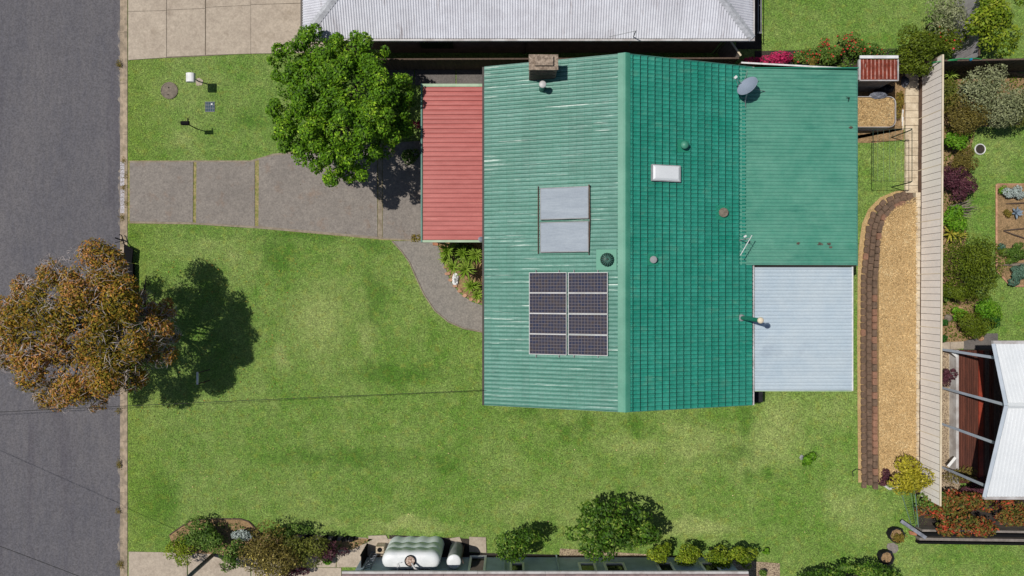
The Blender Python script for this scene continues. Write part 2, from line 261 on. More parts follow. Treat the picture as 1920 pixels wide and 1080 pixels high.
# ------------------------------------------------------------------ mesh helpers (authored in world coordinates)
WL = {}
class MB:
    def __init__(s): s.v = []; s.f = []; s.uv = {}
    def quad(s, a, b, c, d, uv=False):
        n = len(s.v); s.v += [Vector(a), Vector(b), Vector(c), Vector(d)]; s.f.append((n, n + 1, n + 2, n + 3))
        if uv: s.uv[len(s.f) - 1] = ((0, 0), (1, 0), (1, 1), (0, 1))
    def box(s, c, d, rz=0.0, m=None):
        n = len(s.v); cx, cy, cz = c; hx, hy, hz = d[0] / 2, d[1] / 2, d[2] / 2; co, si = math.cos(rz), math.sin(rz)
        for z in (-hz, hz):
            for x, y in ((-hx, -hy), (hx, -hy), (hx, hy), (-hx, hy)):
                if m: s.v.append(m @ Vector((cx + x, cy + y, cz + z)))
                else: s.v.append(Vector((cx + x * co - y * si, cy + x * si + y * co, cz + z)))
        for f in ((3, 2, 1, 0), (4, 5, 6, 7), (0, 1, 5, 4), (1, 2, 6, 5), (2, 3, 7, 6), (3, 0, 4, 7)): s.f.append(tuple(n + i for i in f))
        return s
    def box2(s, a, b):
        return s.box(((a[0] + b[0]) / 2, (a[1] + b[1]) / 2, (a[2] + b[2]) / 2), (abs(b[0] - a[0]), abs(b[1] - a[1]), abs(b[2] - a[2])))
    def prism(s, pts, z0, z1):
        """closed polygon (x,y) extruded; made counter-clockwise"""
        ar = sum(pts[i - 1][0] * pts[i][1] - pts[i][0] * pts[i - 1][1] for i in range(len(pts)))
        if ar < 0: pts = pts[::-1]
        n = len(s.v); k = len(pts)
        for z in (z0, z1): s.v += [Vector((p[0], p[1], z)) for p in pts]
        s.f.append(tuple(n + k + i for i in range(k))); s.f.append(tuple(n + k - 1 - i for i in range(k)))
        for i in range(k): j = (i + 1) % k; s.f.append((n + i, n + j, n + k + j, n + k + i))
        return s
    def tube(s, pts, r, seg=6, cap=True):
        pts = [Vector(p) for p in pts]; rr = r if isinstance(r, (list, tuple)) else [r] * len(pts); n = len(s.v)
        for i, p in enumerate(pts):
            t = (pts[min(i + 1, len(pts) - 1)] - pts[max(i - 1, 0)]).normalized()
            a = t.orthogonal().normalized() if abs(t.z) > .95 else t.cross(Vector((0, 0, 1))).normalized(); b = t.cross(a)
            for k in range(seg):
                q = 2 * math.pi * k / seg; s.v.append(p + (a * math.cos(q) + b * math.sin(q)) * rr[i])
        for i in range(len(pts) - 1):
            for k in range(seg):
                k2 = (k + 1) % seg; s.f.append((n + i * seg + k, n + (i + 1) * seg + k, n + (i + 1) * seg + k2, n + i * seg + k2))
        if cap:
            s.f.append(tuple(n + k for k in range(seg))); e = n + (len(pts) - 1) * seg; s.f.append(tuple(e + seg - 1 - k for k in range(seg)))
        return s
    def lathe(s, c, prof, seg=16, axis=None):
        """prof = [(r, z)...] bottom to top round c; axis = matrix"""
        n = len(s.v); c = Vector(c)
        for r, z in prof:
            for k in range(seg):
                q = 2 * math.pi * k / seg; p = Vector((r * math.cos(q), r * math.sin(q), z))
                s.v.append(c + (axis @ p if axis else p))
        for i in range(len(prof) - 1):
            for k in range(seg):
                k2 = (k + 1) % seg; s.f.append((n + i * seg + k, n + i * seg + k2, n + (i + 1) * seg + k2, n + (i + 1) * seg + k))
        s.f.append(tuple(n + seg - 1 - k for k in range(seg))); e = n + (len(prof) - 1) * seg; s.f.append(tuple(e + k for k in range(seg)))
        return s
    def build(s, name, mat, parent=None, smooth=False, kind=None, origin=None):
        return make(name, s.v, s.f, mat, parent, smooth, kind, origin, s.uv)
def org_of(v):
    xs = [p[0] for p in v]; ys = [p[1] for p in v]; zs = [p[2] for p in v]
    return Vector(((min(xs) + max(xs)) / 2, (min(ys) + max(ys)) / 2, min(zs)))
def link(o, parent, world):
    col.objects.link(o); WL[o.name] = Vector(world)
    if parent is not None:
        o.parent = parent; o.location = Vector(world) - WL[parent.name]
    else: o.location = world
    return o
def make(name, v, f, mat, parent=None, smooth=False, kind=None, origin=None, uv=None):
    og = Vector(origin) if origin else org_of(v); me = bpy.data.meshes.new(name)
    me.from_pydata([(p[0] - og.x, p[1] - og.y, p[2] - og.z) for p in v], [], f); me.materials.append(mt[mat] if isinstance(mat, str) else mat)
    if smooth: me.polygons.foreach_set('use_smooth', [True] * len(f))
    if uv:
        ul = me.uv_layers.new(name='UVMap')
        for fi, c in uv.items():
            for li, q in zip(me.polygons[fi].loop_indices, c): ul.data[li].uv = q
    me.update(); o = bpy.data.objects.new(name, me); link(o, parent, og)
    if kind: o['kind'] = kind
    return o
def fast(name, V, quads, mat, parent=None, kind=None, tri=False, origin=None):
    """numpy arrays -> mesh; V (n,3), faces (m,4 or 3)"""
    og = np.array([V[:, 0].mean(), V[:, 1].mean(), V[:, 2].min()]) if origin is None else np.array(origin)
    me = bpy.data.meshes.new(name); me.vertices.add(len(V)); me.vertices.foreach_set('co', (V - og).astype(np.float32).ravel())
    k = quads.shape[1]; me.loops.add(quads.size); me.loops.foreach_set('vertex_index', quads.astype(np.int32).ravel())
    me.polygons.add(len(quads)); me.polygons.foreach_set('loop_start', np.arange(0, quads.size, k, dtype=np.int32))
    me.polygons.foreach_set('loop_total', np.full(len(quads), k, dtype=np.int32)); me.update(calc_edges=True)
    me.materials.append(mat); o = bpy.data.objects.new(name, me); link(o, parent, Vector([float(q) for q in og]))
    if kind: o['kind'] = kind
    return o
def inst(src, name, parent, mworld):
    """another object on the same mesh data placed by a world matrix"""
    o = bpy.data.objects.new(name, src if isinstance(src, bpy.types.Mesh) else src.data); col.objects.link(o)
    w = mworld.to_translation(); WL[o.name] = w
    if parent is not None: o.parent = parent; o.matrix_local = Matrix.Translation(-WL[parent.name]) @ mworld
    else: o.matrix_world = mworld
    return o
def tag(o, label=None, cat=None, group=None, kind=None):
    if label: o['label'] = label
    if cat: o['category'] = cat
    if group: o['group'] = group
    if kind: o['kind'] = kind
    return o
def thing(name, label, cat, loc, group=None):
    o = bpy.data.objects.new(name, None); o.empty_display_size = .3; link(o, None, Vector(loc)); return tag(o, label, cat, group)
def pp(lst, z=0.0): return [tuple(P(x, y, z)[:2]) for x, y in lst]

# ------------------------------------------------------------------ leaves
def leafcloud(C, N, size, aspect=2.0, jit=.8):
    """leaf rhombs at centres C with normals N"""
    n = len(C); N = N + rng.normal(0, jit, (n, 3)) * .6; N /= np.linalg.norm(N, axis=1)[:, None] + 1e-9
    T = rng.normal(0, 1, (n, 3)); T -= (T * N).sum(1)[:, None] * N; T /= np.linalg.norm(T, axis=1)[:, None] + 1e-9
    B = np.cross(N, T); s = size * rng.uniform(.6, 1.3, n)[:, None]; w = s / aspect
    V = np.empty((n, 4, 3)); V[:, 0] = C - T * s * .5; V[:, 1] = C + B * w * .5 + N * s * .08; V[:, 2] = C + T * s * .5; V[:, 3] = C - B * w * .5 + N * s * .08
    return V.reshape(-1, 3), np.arange(n * 4).reshape(-1, 4)
def blobs_for(cx, cy, rx, ry, z0, h, nb, rb, seed):
    r = random.Random(seed); out = []
    for i in range(nb):
        a = r.uniform(0, 2 * math.pi) if i else 0; d = math.sqrt(r.random()) * (1 - rb * .75) if i else 0
        k = rb * r.uniform(.7, 1.25)
        out.append((cx + math.cos(a) * d * rx, cy + math.sin(a) * d * ry, z0 + (h - z0) * (.5 + .28 * (1 - d * d) + r.uniform(-.14, .12)), k * rx, k * ry, k * min(rx, ry, (h - z0) * .9)))
    return out
def crown(parent, blobs, n, leaf, mat, aspect=2.0, name='crown', jit=.8, up=.45, low=-.35, kind=None, shell=(.72, 1.08)):
    b = np.array(blobs); w = b[:, 3] * b[:, 4]; idx = rng.choice(len(b), n, p=w / w.sum()); bb = b[idx]
    z = rng.uniform(low, 1, n); a = rng.uniform(0, 2 * np.pi, n); q = np.sqrt(1 - z * z); D = np.stack([q * np.cos(a), q * np.sin(a), z], 1)
    C = bb[:, :3] + D * bb[:, 3:6] * rng.uniform(shell[0], shell[1], n)[:, None]; C[:, 2] = np.maximum(C[:, 2], .04)
    V, Q = leafcloud(C, D * .8 + np.array([0, 0, up]), leaf, aspect, jit)
    return fast(name, V, Q, mat, parent, kind)
def trunk(parent, base, top, blobs, r0, k=7, mat='bark', nm='trunk'):
    m = MB(); base = Vector(base); top = Vector(top); mid = (base + top) / 2 + Vector((rnd.uniform(-.1, .1), rnd.uniform(-.1, .1), 0))
    m.tube([base, mid, top], [r0, r0 * .8, r0 * .6], 8)
    for b in blobs[:k]:
        e = Vector(b[:3]); q = (top + e) / 2 + Vector((rnd.uniform(-.2, .2), rnd.uniform(-.2, .2), rnd.uniform(-.1, .2)))
        m.tube([top - Vector((0, 0, .05)), q, e], [r0 * .5, r0 * .3, r0 * .1], 5)
    return m.build(nm, mat, parent, True)
SEED = [100]
def shrub(name, label, cat, px, py, rx, ry, h, mat, leaf=.13, n=None, nb=9, rb=.42, group=None, flowers=None, z0=.1, zc=None, aspect=2.0, low=-.35, dens=1.0, trunkr=None):
    """px,py,rx,ry: the crown as it shows in the photo (pixels); h: height in metres"""
    SEED[0] += 1; zc = h * .7 if zc is None else zc; c = P(px, py, zc); k = (CAMZ - zc) / CAMZ / 40 * 1.12; RX, RY = rx * k, ry * k; dens = dens * 1.35
    t = thing(name, label, cat, (c.x, c.y, 0), group)
    bl = blobs_for(c.x, c.y, RX, RY, z0, h, nb, rb, SEED[0])
    if n is None: n = int(dens * 4.6 * RX * RY * math.pi / (leaf * leaf / aspect))
    n = max(150, min(n, 30000)); crown(t, bl, n, leaf, LM[mat], aspect, low=low)
    st = min(h * .35, .8); trunk(t, (c.x, c.y, -.02), (c.x, c.y, st), bl, trunkr or max(.02, h * .022), 6, nm='trunk' if h > 1.6 else 'stems')
    if flowers:
        fm, fn, fs = flowers; crown(t, bl, fn, fs, LM[fm], 1.2, 'flowers', low=.1, shell=(1.0, 1.15), kind='stuff')
    return t
def rosette(name, label, cat, px, py, r, mat, n=26, z=.35, w=.05, group=None, parts=True, base_h=.3, droop=.35):
    c = P(px, py, z); t = thing(name, label, cat, (c.x, c.y, 0), group)
    MB().tube([(c.x, c.y, -.02), (c.x, c.y, z * .6), (c.x, c.y, z)], [.06, .05, .04], 6).build('stem', 'bark', t)
    me = bpy.data.meshes.new('leaf'); L = r; v = []; f = []
    for i, (x, ww, zz) in enumerate(((.02, .5, 0), (.3, 1.0, .10), (.65, .8, .10), (1.0, .04, .10 - droop))):
        v += [(x * L, -ww * w / 2, zz * L), (x * L, 0, zz * L - w * .18), (x * L, ww * w / 2, zz * L)]
    for i in range(3):
        for j in range(2): a = i * 3 + j; f.append((a, a + 3, a + 4, a + 1))
    me.from_pydata(v, [], f); me.materials.append(LM[mat]); me.update()
    for i in range(n):
        a = i * 2.39996 + rnd.uniform(-.2, .2); e = R(4 + 62 * (i / n)) * rnd.uniform(.8, 1.15)
        m = Matrix.Translation((c.x, c.y, z + .002 * i)) @ Matrix.Rotation(a, 4, 'Z') @ Matrix.Rotation(-e, 4, 'Y') @ Matrix.Scale(rnd.uniform(.75, 1.12), 4)
        inst(me, 'leaf', t, m)
    return t
def scatter_stuff(name, parent, poly, n, mat, size, z, aspect=3.0, jit=.5, zr=.03):
    """small flat bits strewn over a polygon (pixels)"""
    q = np.array(pp(poly)); lo = q.min(0); hi = q.max(0); pts = rng.uniform(lo, hi, (n * 2, 2)); pts = pts[inpoly(pts, q)][:n]
    C = np.column_stack([pts, z + rng.uniform(0, zr, len(pts))]); V, Q = leafcloud(C, np.tile([0, 0, 1.0], (len(C), 1)), size, aspect, jit)
    return fast(name, V, Q, mat, parent, 'stuff')
def inpoly(p, q):
    x, y = p[:, 0], p[:, 1]; ins = np.zeros(len(p), bool); j = len(q) - 1
    for i in range(len(q)):
        xi, yi, xj, yj = q[i][0], q[i][1], q[j][0], q[j][1]
        if yi != yj: ins ^= ((yi > y) != (yj > y)) & (x < (xj - xi) * (y - yi) / (yj - yi) + xi)
        j = i
    return ins

# ------------------------------------------------------------------ corrugated sheets
def corr(parent, O, U, V, N, W, vfun, mat, pitch=.1, amp=.011, sheet=.8, name='roof_sheet', prof='sine'):
    """sheets laid side by side along U, ribs running along V; vfun(u) -> (v0, v1)"""
    O, U, V, N = Vector(O), Vector(U), Vector(V), Vector(N); ns = max(1, round(W / sheet)); sw = W / ns; np_ = max(2, round(sw / pitch)); out = []; amp *= 1.5
    for i in range(ns):
        m = MB(); us = []
        for k in range(np_):
            b = i * sw + k * sw / np_; p = sw / np_
            if prof == 'sine': us += [(b, 0), (b + p * .17, amp * .7), (b + p * .33, amp * 2), (b + p * .5, amp * 2), (b + p * .67, amp * .7), (b + p * .83, 0)]
            else: us += [(b, 0), (b + p * .06, amp * 2), (b + p * .16, amp * 2), (b + p * .24, 0), (b + p * .6, .002)]
        us.append(((i + 1) * sw, 0)); lift = .003 * (i % 2); pr = None
        for u, h in us:
            v0, v1 = vfun(min(max(u, 0), W))
            if v1 - v0 < .02: pr = None; continue
            a = O + U * u + V * v0 + N * (h + lift); b = O + U * u + V * v1 + N * (h + lift); m.v += [a, b]; q = len(m.v) - 2
            if pr is not None: m.f.append((pr, q, q + 1, pr + 1))
            pr = q
        if m.f: out.append(m.build(name, mat, parent, prof == 'sine'))
    return out

# ================================================================== GROUND AND STREET
def sheet(name, x0, x1, y0, y1, z, mat): 
    m = MB(); m.quad((x0, y0, z), (x1, y0, z), (x1, y1, z), (x0, y1, z)); return m.build(name, mat, None, kind='structure')
sheet('ground', -400, 400, -400, 400, -.30, 'soil_dark')
sheet('road', -28.0, -18.42, -150, 150, -.10, 'asphalt')
sheet('lawn', -18.03, 260, -150, 150, 0.0, 'lawn')
sheet('verge', -260, -28.4, -150, 150, 0.0, 'lawn')
m = MB()
for i in range(46):      # pale sand washed along the gutter
    y = rnd.choice([P(0, 350).y, P(0, 390).y, P(0, 870).y, P(0, 130).y, P(0, 230).y, P(0, 60).y, P(0, 990).y]) + rnd.gauss(0, .55); w = rnd.uniform(.02, .13); l = rnd.uniform(.08, .35)
    m.prism([(-18.43, y - l), (-18.43 - w * .6, y - l * .5), (-18.43 - w, y), (-18.43 - w * .5, y + l * .6), (-18.43, y + l)], -.099, -.094 + .0001 * i)
m.build('gutter_sand', 'sandwash', None, kind='stuff')
for nm, sx, xk in (('kerb', 1, -18.22), ('far_kerb', -1, -28.2)):
    t = bpy.data.objects.new(nm, None); link(t, None, (xk, 0, -.1)); t['kind'] = 'structure'
    for i in range(-13, 13):
        y0 = i * 2.4 + .006; y1 = y0 + 2.39
        prof = [(-.20, -.12), (-.20, -.085), (-.06, -.075), (.0, -.035), (.06, .012), (.20, .02), (.20, -.12)]
        mm = MB(); n = len(prof)
        for y in (y0, y1): mm.v += [Vector((xk + sx * x, y, z)) for x, z in prof]
        for k in range(n): k2 = (k + 1) % n; mm.f.append((k, k2, n + k2, n + k) if sx < 0 else (k2, k, n + k, n + k2))
        mm.f += [tuple(range(n)), tuple(range(2 * n - 1, n - 1, -1))]
        mm.build('kerb_stone', 'kerb', t)

def slabs(name, lst, mat, z=.035, under=None, bedmat='jointgrass'):
    t = bpy.data.objects.new(name, None); q = pp(lst[0]); link(t, None, (q[0][0], q[0][1], 0)); t['kind'] = 'structure'
    for pts in lst: MB().prism(pp(pts), -.08, z).build('slab', mat, t)
    if under: MB().prism(pp(under), -.06, .012).build('joint_bed', bedmat, t)
    return t
drive = slabs('driveway', [
    [(244, 305), (363, 304), (362, 417), (244, 415)],
    [(369, 304), (470, 304), (478, 302), (478, 424), (368, 418)],
    [(486, 298), (512, 292), (545, 289), (707, 270), (708, 444), (485, 424)],
    [(718, 268), (850, 262), (850, 452), (718, 446)]], 'aggregate', under=[(240, 301), (363, 301), (472, 301), (512, 289), (545, 285), (852, 258), (852, 455), (718, 450), (480, 428), (366, 421), (240, 419)])
MB().prism(pp([(709, 270), (717, 270), (717, 446), (709, 445)]), -.05, .031).build('concrete_band', 'edgeband', drive)
for q in ([(244, 415), (362, 417), (368, 418), (485, 424), (708, 444), (850, 452), (850, 456), (708, 448), (485, 428.5), (362, 420.5), (244, 418.5)],
          [(244, 302), (363, 301), (470, 301), (512, 288.5), (545, 285), (545, 289), (512, 292), (472, 304), (363, 304), (244, 305)]):
    MB().prism(pp(q), -.05, .026).build('edge_strip', 'edgeband', drive)
path_o = [(735, 452), (752, 470), (768, 492), (781, 522), (795, 552), (815, 582), (840, 603), (870, 616), (912, 624)]
path_i = [(912, 575), (885, 566), (862, 550), (845, 528), (834, 500), (826, 474), (818, 452)]
t = MB().prism(pp(path_o + path_i), -.05, .03).build('path', 'pathmat', None, kind='structure')
for a, b in zip(path_o, path_o[1:]):
    a3, b3 = P(*a, .033), P(*b, .033); MB().tube([a3, b3], .035, 6).build('path_edging', 'edgeband', t)
slabs('neighbour_driveway', [
    [(241, -60), (312.6, -60), (312.6, 20), (241, 22)], [(313.5, -60), (385, -60), (385, 16), (313.5, 19)], [(387, -60), (470.5, -60), (470.5, 10), (387, 14)], [(471, -60), (566, -60), (566, 6), (471, 9)],
    [(241, 22.6), (312.6, 20.6), (312.6, 108), (241, 113)], [(313.5, 19.6), (385, 16.6), (385, 104), (313.5, 107)], [(387, 14.6), (470.5, 10.6), (470.5, 101), (387, 103.5)], [(471, 9.6), (590, 6.6), (720, 7), (720, 98), (590, 99), (471, 101)]], 'concrete', bedmat='cjoint', under=[(241, -60), (720, -60), (720, 97), (590, 98), (471, 100.5), (241, 112.5)])
slabs('south_driveway', [[(242, 1034), (351, 1036), (351, 1150), (242, 1150)], [(353, 1036), (470, 1036), (470, 1150), (353, 1150)], [(472, 1046), (570, 1060), (570, 1150), (472, 1150)],
                         [(571, 1064), (640, 1064), (640, 1150), (571, 1150)]], 'concrete')
m = MB()
for (x, y) in ((222, 118), (223, 122), (222, 868), (224, 873), (221, 958), (224, 1058), (228, 1060), (233, 352), (230, 408), (232, 301), (237, 330), (238, 380), (222, 770)):
    for k in range(60):
        p = P(x + rnd.gauss(0, 2.2), y + rnd.gauss(0, 3.5), 0); a_ = rnd.uniform(0, 6.28); l = rnd.uniform(.04, .09); e = p + Vector((math.cos(a_) * l, math.sin(a_) * l, 0)); q = len(m.v); w_ = Vector((-math.sin(a_), math.cos(a_), 0)) * .012
        m.v += [p - w_ + Vector((0, 0, .0)), p + w_ + Vector((0, 0, .0)), e + Vector((0, 0, .05))]; m.f.append((q, q + 1, q + 2))
o = m.build('gutter_weeds', LM['weed'] if True else '', None, kind='stuff')
slabs('south_side_paving', [[(572, 1002), (630, 1006), (630, 1063), (572, 1063)], [(631.5, 1006), (688, 1008), (688, 1063), (631.5, 1063)], [(689.5, 1010), (740, 1010), (740, 1072), (689.5, 1072)]], 'concrete')
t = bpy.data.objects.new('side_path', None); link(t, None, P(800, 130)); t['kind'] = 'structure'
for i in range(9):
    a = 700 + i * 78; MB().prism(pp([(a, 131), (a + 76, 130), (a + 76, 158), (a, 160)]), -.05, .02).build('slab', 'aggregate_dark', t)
def bed(name, poly, mat, z=.02):
    return MB().prism(pp(poly), -.06, z).build(name, mat, None, kind='structure')
bed('front_garden_bed', [(820, 456), (835, 452), (912, 452), (912, 572), (885, 563), (864, 548), (847, 526), (836, 500), (828, 474)], 'soil', .04)
bed('east_garden_soil', [(1722, 140), (1765, 132), (1880, 132), (1930, 140), (1930, 232), (1880, 236), (1830, 238), (1815, 300), (1822, 345), (1800, 400), (1812, 440), (1800, 520), (1835, 560), (1840, 600), (1822, 640), (1722, 650)], 'soil')
bed('south_west_bed', [(318, 1003), (345, 985), (360, 976), (400, 973), (450, 973), (466, 978), (486, 998), (700, 1010), (660, 1030), (575, 1030), (575, 1062), (470, 1046), (400, 1038), (330, 1036)], 'soil', .05)
bed('north_flower_soil', [(1415, 96), (1760, 90), (1760, 128), (1415, 132)], 'soil_dark')
bed('south_gravel', [(1050, 1028), (1405, 1052), (1462, 1056), (1462, 1120), (1040, 1120)], 'gravel')
bed('south_east_soil', [(1722, 925), (1925, 915), (1925, 1000), (1722, 985)], 'soil_dark')
bed('gravel_yard', [(1722, 650), (1800, 655), (1800, 925), (1722, 925)], 'gravel')
bed('shed_yard', [(1560, 130), (1722, 130), (1722, 222), (1695, 224), (1695, 243), (1600, 262), (1560, 262)], 'soil')
bed('dry_grass_patch', [(1600, 255), (1694, 240), (1694, 262), (1640, 268), (1600, 268)], 'soil')

# straw bed, retaining wall of blocks, pale block edging
STRAW = [(1642, 905), (1641, 800), (1641, 640), (1641, 520), (1643, 450), (1652, 412), (1668, 392), (1690, 380), (1708, 372), (1712, 372), (1712, 905)]
sb = bed('straw_bed', STRAW, 'straw', .32)
scatter_stuff('straw', None, STRAW, 22000, mt['strawbit'], .09, .325, 5, .4)
wallp = [(1627, 908), (1626, 800), (1625, 640), (1626, 520), (1631, 470), (1635, 430), (1644, 404), (1660, 386), (1682, 375), (1708, 368)]
def along(pts, step, off=0.0, start=0.0):
    w = [Vector((p[0], p[1])) for p in pts]; out = []; d = start; L = 0; segs = []
    for a, b in zip(w, w[1:]): segs.append((L, (b - a).length, a, b)); L += (b - a).length
    while d < L:
        for s0, ln, a, b in segs:
            if s0 <= d <= s0 + ln:
                dr = (b - a).normalized(); nr = Vector((-dr.y, dr.x)); p = a + dr * (d - s0) + nr * off; out.append((p, math.atan2(dr.y, dr.x))); break
        d += step
    return out
wp = pp(wallp); t = thing('retaining_wall', 'low stepped retaining wall of brown concrete blocks edging the straw bed', 'retaining wall', (wp[0][0], wp[0][1], 0))
def blockmesh(mat):
    mm = MB(); L, D, H = .300, .222, .13; c = .035
    mm.prism([(-L / 2, -D / 2), (L / 2, -D / 2), (L / 2, D * .36), (L / 2 - c, D / 2 - .012), (0, D / 2), (-L / 2 + c, D / 2 - .012), (-L / 2, D * .36)], 0, H - .015)
    mm.prism([(-L / 2 + .02, -D / 2 + .01), (L / 2 - .02, -D / 2 + .01), (L / 2 - .02, D * .3), (L / 2 - c - .01, D / 2 - .03), (0, D / 2 - .016), (-L / 2 + c + .01, D / 2 - .03), (-L / 2 + .02, D * .3)], H - .0149, H)
    me = bpy.data.meshes.new('block'); me.from_pydata([tuple(q) for q in mm.v], [], mm.f); me.materials.append(mt[mat]); me.update(); return me
bmA, bmB = blockmesh('rblock'), blockmesh('rblock_red')
for course, (off, z) in enumerate(((.205, 0), (.0, .10), (-.21, .20))):
    for k, (p, a) in enumerate(along(wp, .323, off, .16 * (course % 2))):
        src = bmB if (course == 2 and rnd.random() < .4) or rnd.random() < .02 else bmA
        inst(src, 'block', t, Matrix.Translation((p.x, p.y, z - (.03 if course == 0 else 0) + rnd.uniform(-.01, .01))) @ Matrix.Rotation(a + rnd.uniform(-.07, .07), 4, 'Z'))
bed('dry_edge', [(1609, 905), (1608, 800), (1607, 640), (1608, 520), (1610, 462), (1616, 420), (1628, 392), (1650, 370), (1680, 358), (1706, 356), (1706, 364), (1640, 400), (1624, 470), (1624, 905)], 'straw', .015)
MB().prism(pp([(1622, 905), (1620, 640), (1622, 500), (1630, 420), (1650, 392), (1680, 374), (1706, 366), (1708, 374), (1690, 382), (1668, 394), (1650, 420), (1642, 460), (1640, 640), (1641, 905)]), -.02, .1).build('wall_fill', 'brownrail', t)
t = thing('block_edging', 'row of pale sandy blocks laid along the foot of the cream fence', 'edging', P(1712, 560))
y = 908
while y > 150:
    top = y < 375; x0 = 1695.5 if top else 1709.5 + (375 - y) * .0; x1 = 1719.5 - (y - 150) * .006; h = 14
    MB().prism(pp([(x0 + rnd.uniform(-.6, .6), y), (x1, y), (x1, y - h + .7), (x0 + rnd.uniform(-.6, .6), y - h + .7)]), -.05, .34 + rnd.uniform(-.01, .01) if not top else .12 + rnd.uniform(-.008, .008)).build('block', 'block', t)
    y -= h

# ================================================================== MAIN HOUSE
XL, XR, XM = -1.19, 10.34, 4.60; YT, YB = 9.5, -5.02; ZE, ZR = 2.60, 4.28
house = thing('house', 'house under a green pressed metal tile gable roof with solar panels, chimney and satellite dish', 'house', (XM, 2.2, 0))
MB().box2((XL + .55, YB + .35, -.05), (XR - .5, YT - .35, ZE - .02)).build('wall', 'brick', house)
rf = MB(); n0 = len(rf.v)
rf.v += [Vector(q) for q in ((XL, YB, ZE - .02), (XM, YB, ZR - .03), (XR, YB, ZE - .02), (XR, YB, ZE - .12), (XL, YB, ZE - .12), (XL, YT, ZE - .02), (XM, YT, ZR - .03), (XR, YT, ZE - .02), (XR, YT, ZE - .12), (XL, YT, ZE - .12))]
rf.f += [(0, 1, 2, 3, 4)[::-1], (5, 6, 7, 8, 9), (0, 5, 6, 1)[::-1], (1, 6, 7, 2)[::-1], (2, 7, 8, 3)[::-1], (3, 8, 9, 4)[::-1], (4, 9, 5, 0)[::-1]]
roof = rf.build('roof', 'gutter_t', house)
def tile_sheet_mesh(pans, pw, L, mat):
    m = MB(); us = []; R_ = mat == 'tile_r'; lh = .046 if R_ else .022; lw_ = .036 if R_ else .012
    for k in range(pans):
        b = k * pw; us += [(b, .0), (b + pw * (.09 if R_ else .15), .004), (b + pw * .17, .024), (b + pw * .28, .026), (b + pw * .40, .008), (b + pw * .64, .0), (b + pw * .97, .006)]
    us.append((pans * pw, .004)); rows = ((0.0, .004), (L * .5, .004 + lh * .35), (L - lw_, lh), (L, lh * .75), (L + .002, .004))
    for u, h in us:
        for v, z in rows: m.v.append(Vector((u, v, z + h)))
    k = len(rows)
    for i in range(len(us) - 1):
        for j in range(k - 1): a = i * k + j; m.f.append((a, a + k, a + k + 1, a + 1))
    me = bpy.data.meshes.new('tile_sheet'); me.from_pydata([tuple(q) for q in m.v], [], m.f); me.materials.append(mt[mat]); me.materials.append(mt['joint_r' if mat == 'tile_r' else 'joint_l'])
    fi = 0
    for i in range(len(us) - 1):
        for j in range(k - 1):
            if i % 7 == 0 or j >= (2 if R_ else 4): me.polygons[fi].material_index = 1  # slot and lip faces take the painted joint shade
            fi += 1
    me.update(); return me
NC = 18
def slope(side):
    run = (XR - XM) if side > 0 else (XM - XL); rise = ZR - ZE; L = math.hypot(run, rise); c, s = run / L, rise / L
    v = Vector((c * side, 0, -s)); n = Vector((s * side, 0, c)); u = Vector((0, -side, 0)); o = Vector((XM, YT if side > 0 else YB, ZR))
    return o, u, v, n, L
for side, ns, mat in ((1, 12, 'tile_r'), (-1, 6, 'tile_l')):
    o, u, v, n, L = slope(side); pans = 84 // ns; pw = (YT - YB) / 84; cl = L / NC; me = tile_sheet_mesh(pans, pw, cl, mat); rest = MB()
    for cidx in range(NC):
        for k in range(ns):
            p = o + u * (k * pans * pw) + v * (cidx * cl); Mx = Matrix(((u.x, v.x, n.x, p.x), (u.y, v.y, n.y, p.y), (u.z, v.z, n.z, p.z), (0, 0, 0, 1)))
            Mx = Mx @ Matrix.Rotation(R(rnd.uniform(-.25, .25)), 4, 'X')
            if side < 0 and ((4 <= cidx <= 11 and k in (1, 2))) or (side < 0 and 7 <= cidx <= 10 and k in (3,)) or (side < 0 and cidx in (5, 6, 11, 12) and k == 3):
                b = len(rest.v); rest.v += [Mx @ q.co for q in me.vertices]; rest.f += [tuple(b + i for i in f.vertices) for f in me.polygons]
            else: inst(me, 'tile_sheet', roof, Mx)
    if rest.f:
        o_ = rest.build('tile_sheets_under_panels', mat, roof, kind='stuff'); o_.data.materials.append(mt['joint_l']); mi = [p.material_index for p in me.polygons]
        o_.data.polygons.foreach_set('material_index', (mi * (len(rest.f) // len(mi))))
# ridge cap in lengths
for i in range(12):
    y0 = YB - .02 + i * (YT - YB + .04) / 12; y1 = y0 + (YT - YB + .04) / 12 + .02; m = MB(); zz = ZR + .05 + .004 * (i % 2)
    pr = ((-.30, -.075), (-.10, -.005), (-.02, .03), (.02, .03), (.10, -.005), (.20, -.055))
    for y in (y0, y1): m.v += [Vector((XM + x, y, zz + z)) for x, z in pr]
    for k in range(5): m.f.append((k, k + 1, 7 + k, 6 + k)[::1])
    m.build('ridge_cap', 'ridge', roof)
for x, s in ((XL - .04, 1), (XR + .05, -1)):
    MB().box2((x - .055, YB - .03, ZE - .14), (x + .055, YT + .03, ZE - .03)).build('gutter', 'gutter_d' if s > 0 else 'gutter_p', house)
for y in (YB - .015, YT + .015):        # barge boards on the gable ends
    for xa, xb in ((XL, XM), (XM, XR)):
        za, zb = (ZE, ZR) if xa == XL else (ZR, ZE); m = MB(); e = .012
        m.v += [Vector((xa, y - e, za - .16)), Vector((xb, y - e, zb - .16)), Vector((xb, y - e, zb + .03)), Vector((xa, y - e, za + .03)), Vector((xa, y + e, za - .16)), Vector((xb, y + e, zb - .16)), Vector((xb, y + e, zb + .03)), Vector((xa, y + e, za + .03))]
        m.f += [(0, 1, 2, 3), (7, 6, 5, 4), (3, 2, 6, 7), (1, 0, 4, 5), (0, 3, 7, 4), (2, 1, 5, 6)]; m.build('barge_board', 'gutter_t', house)
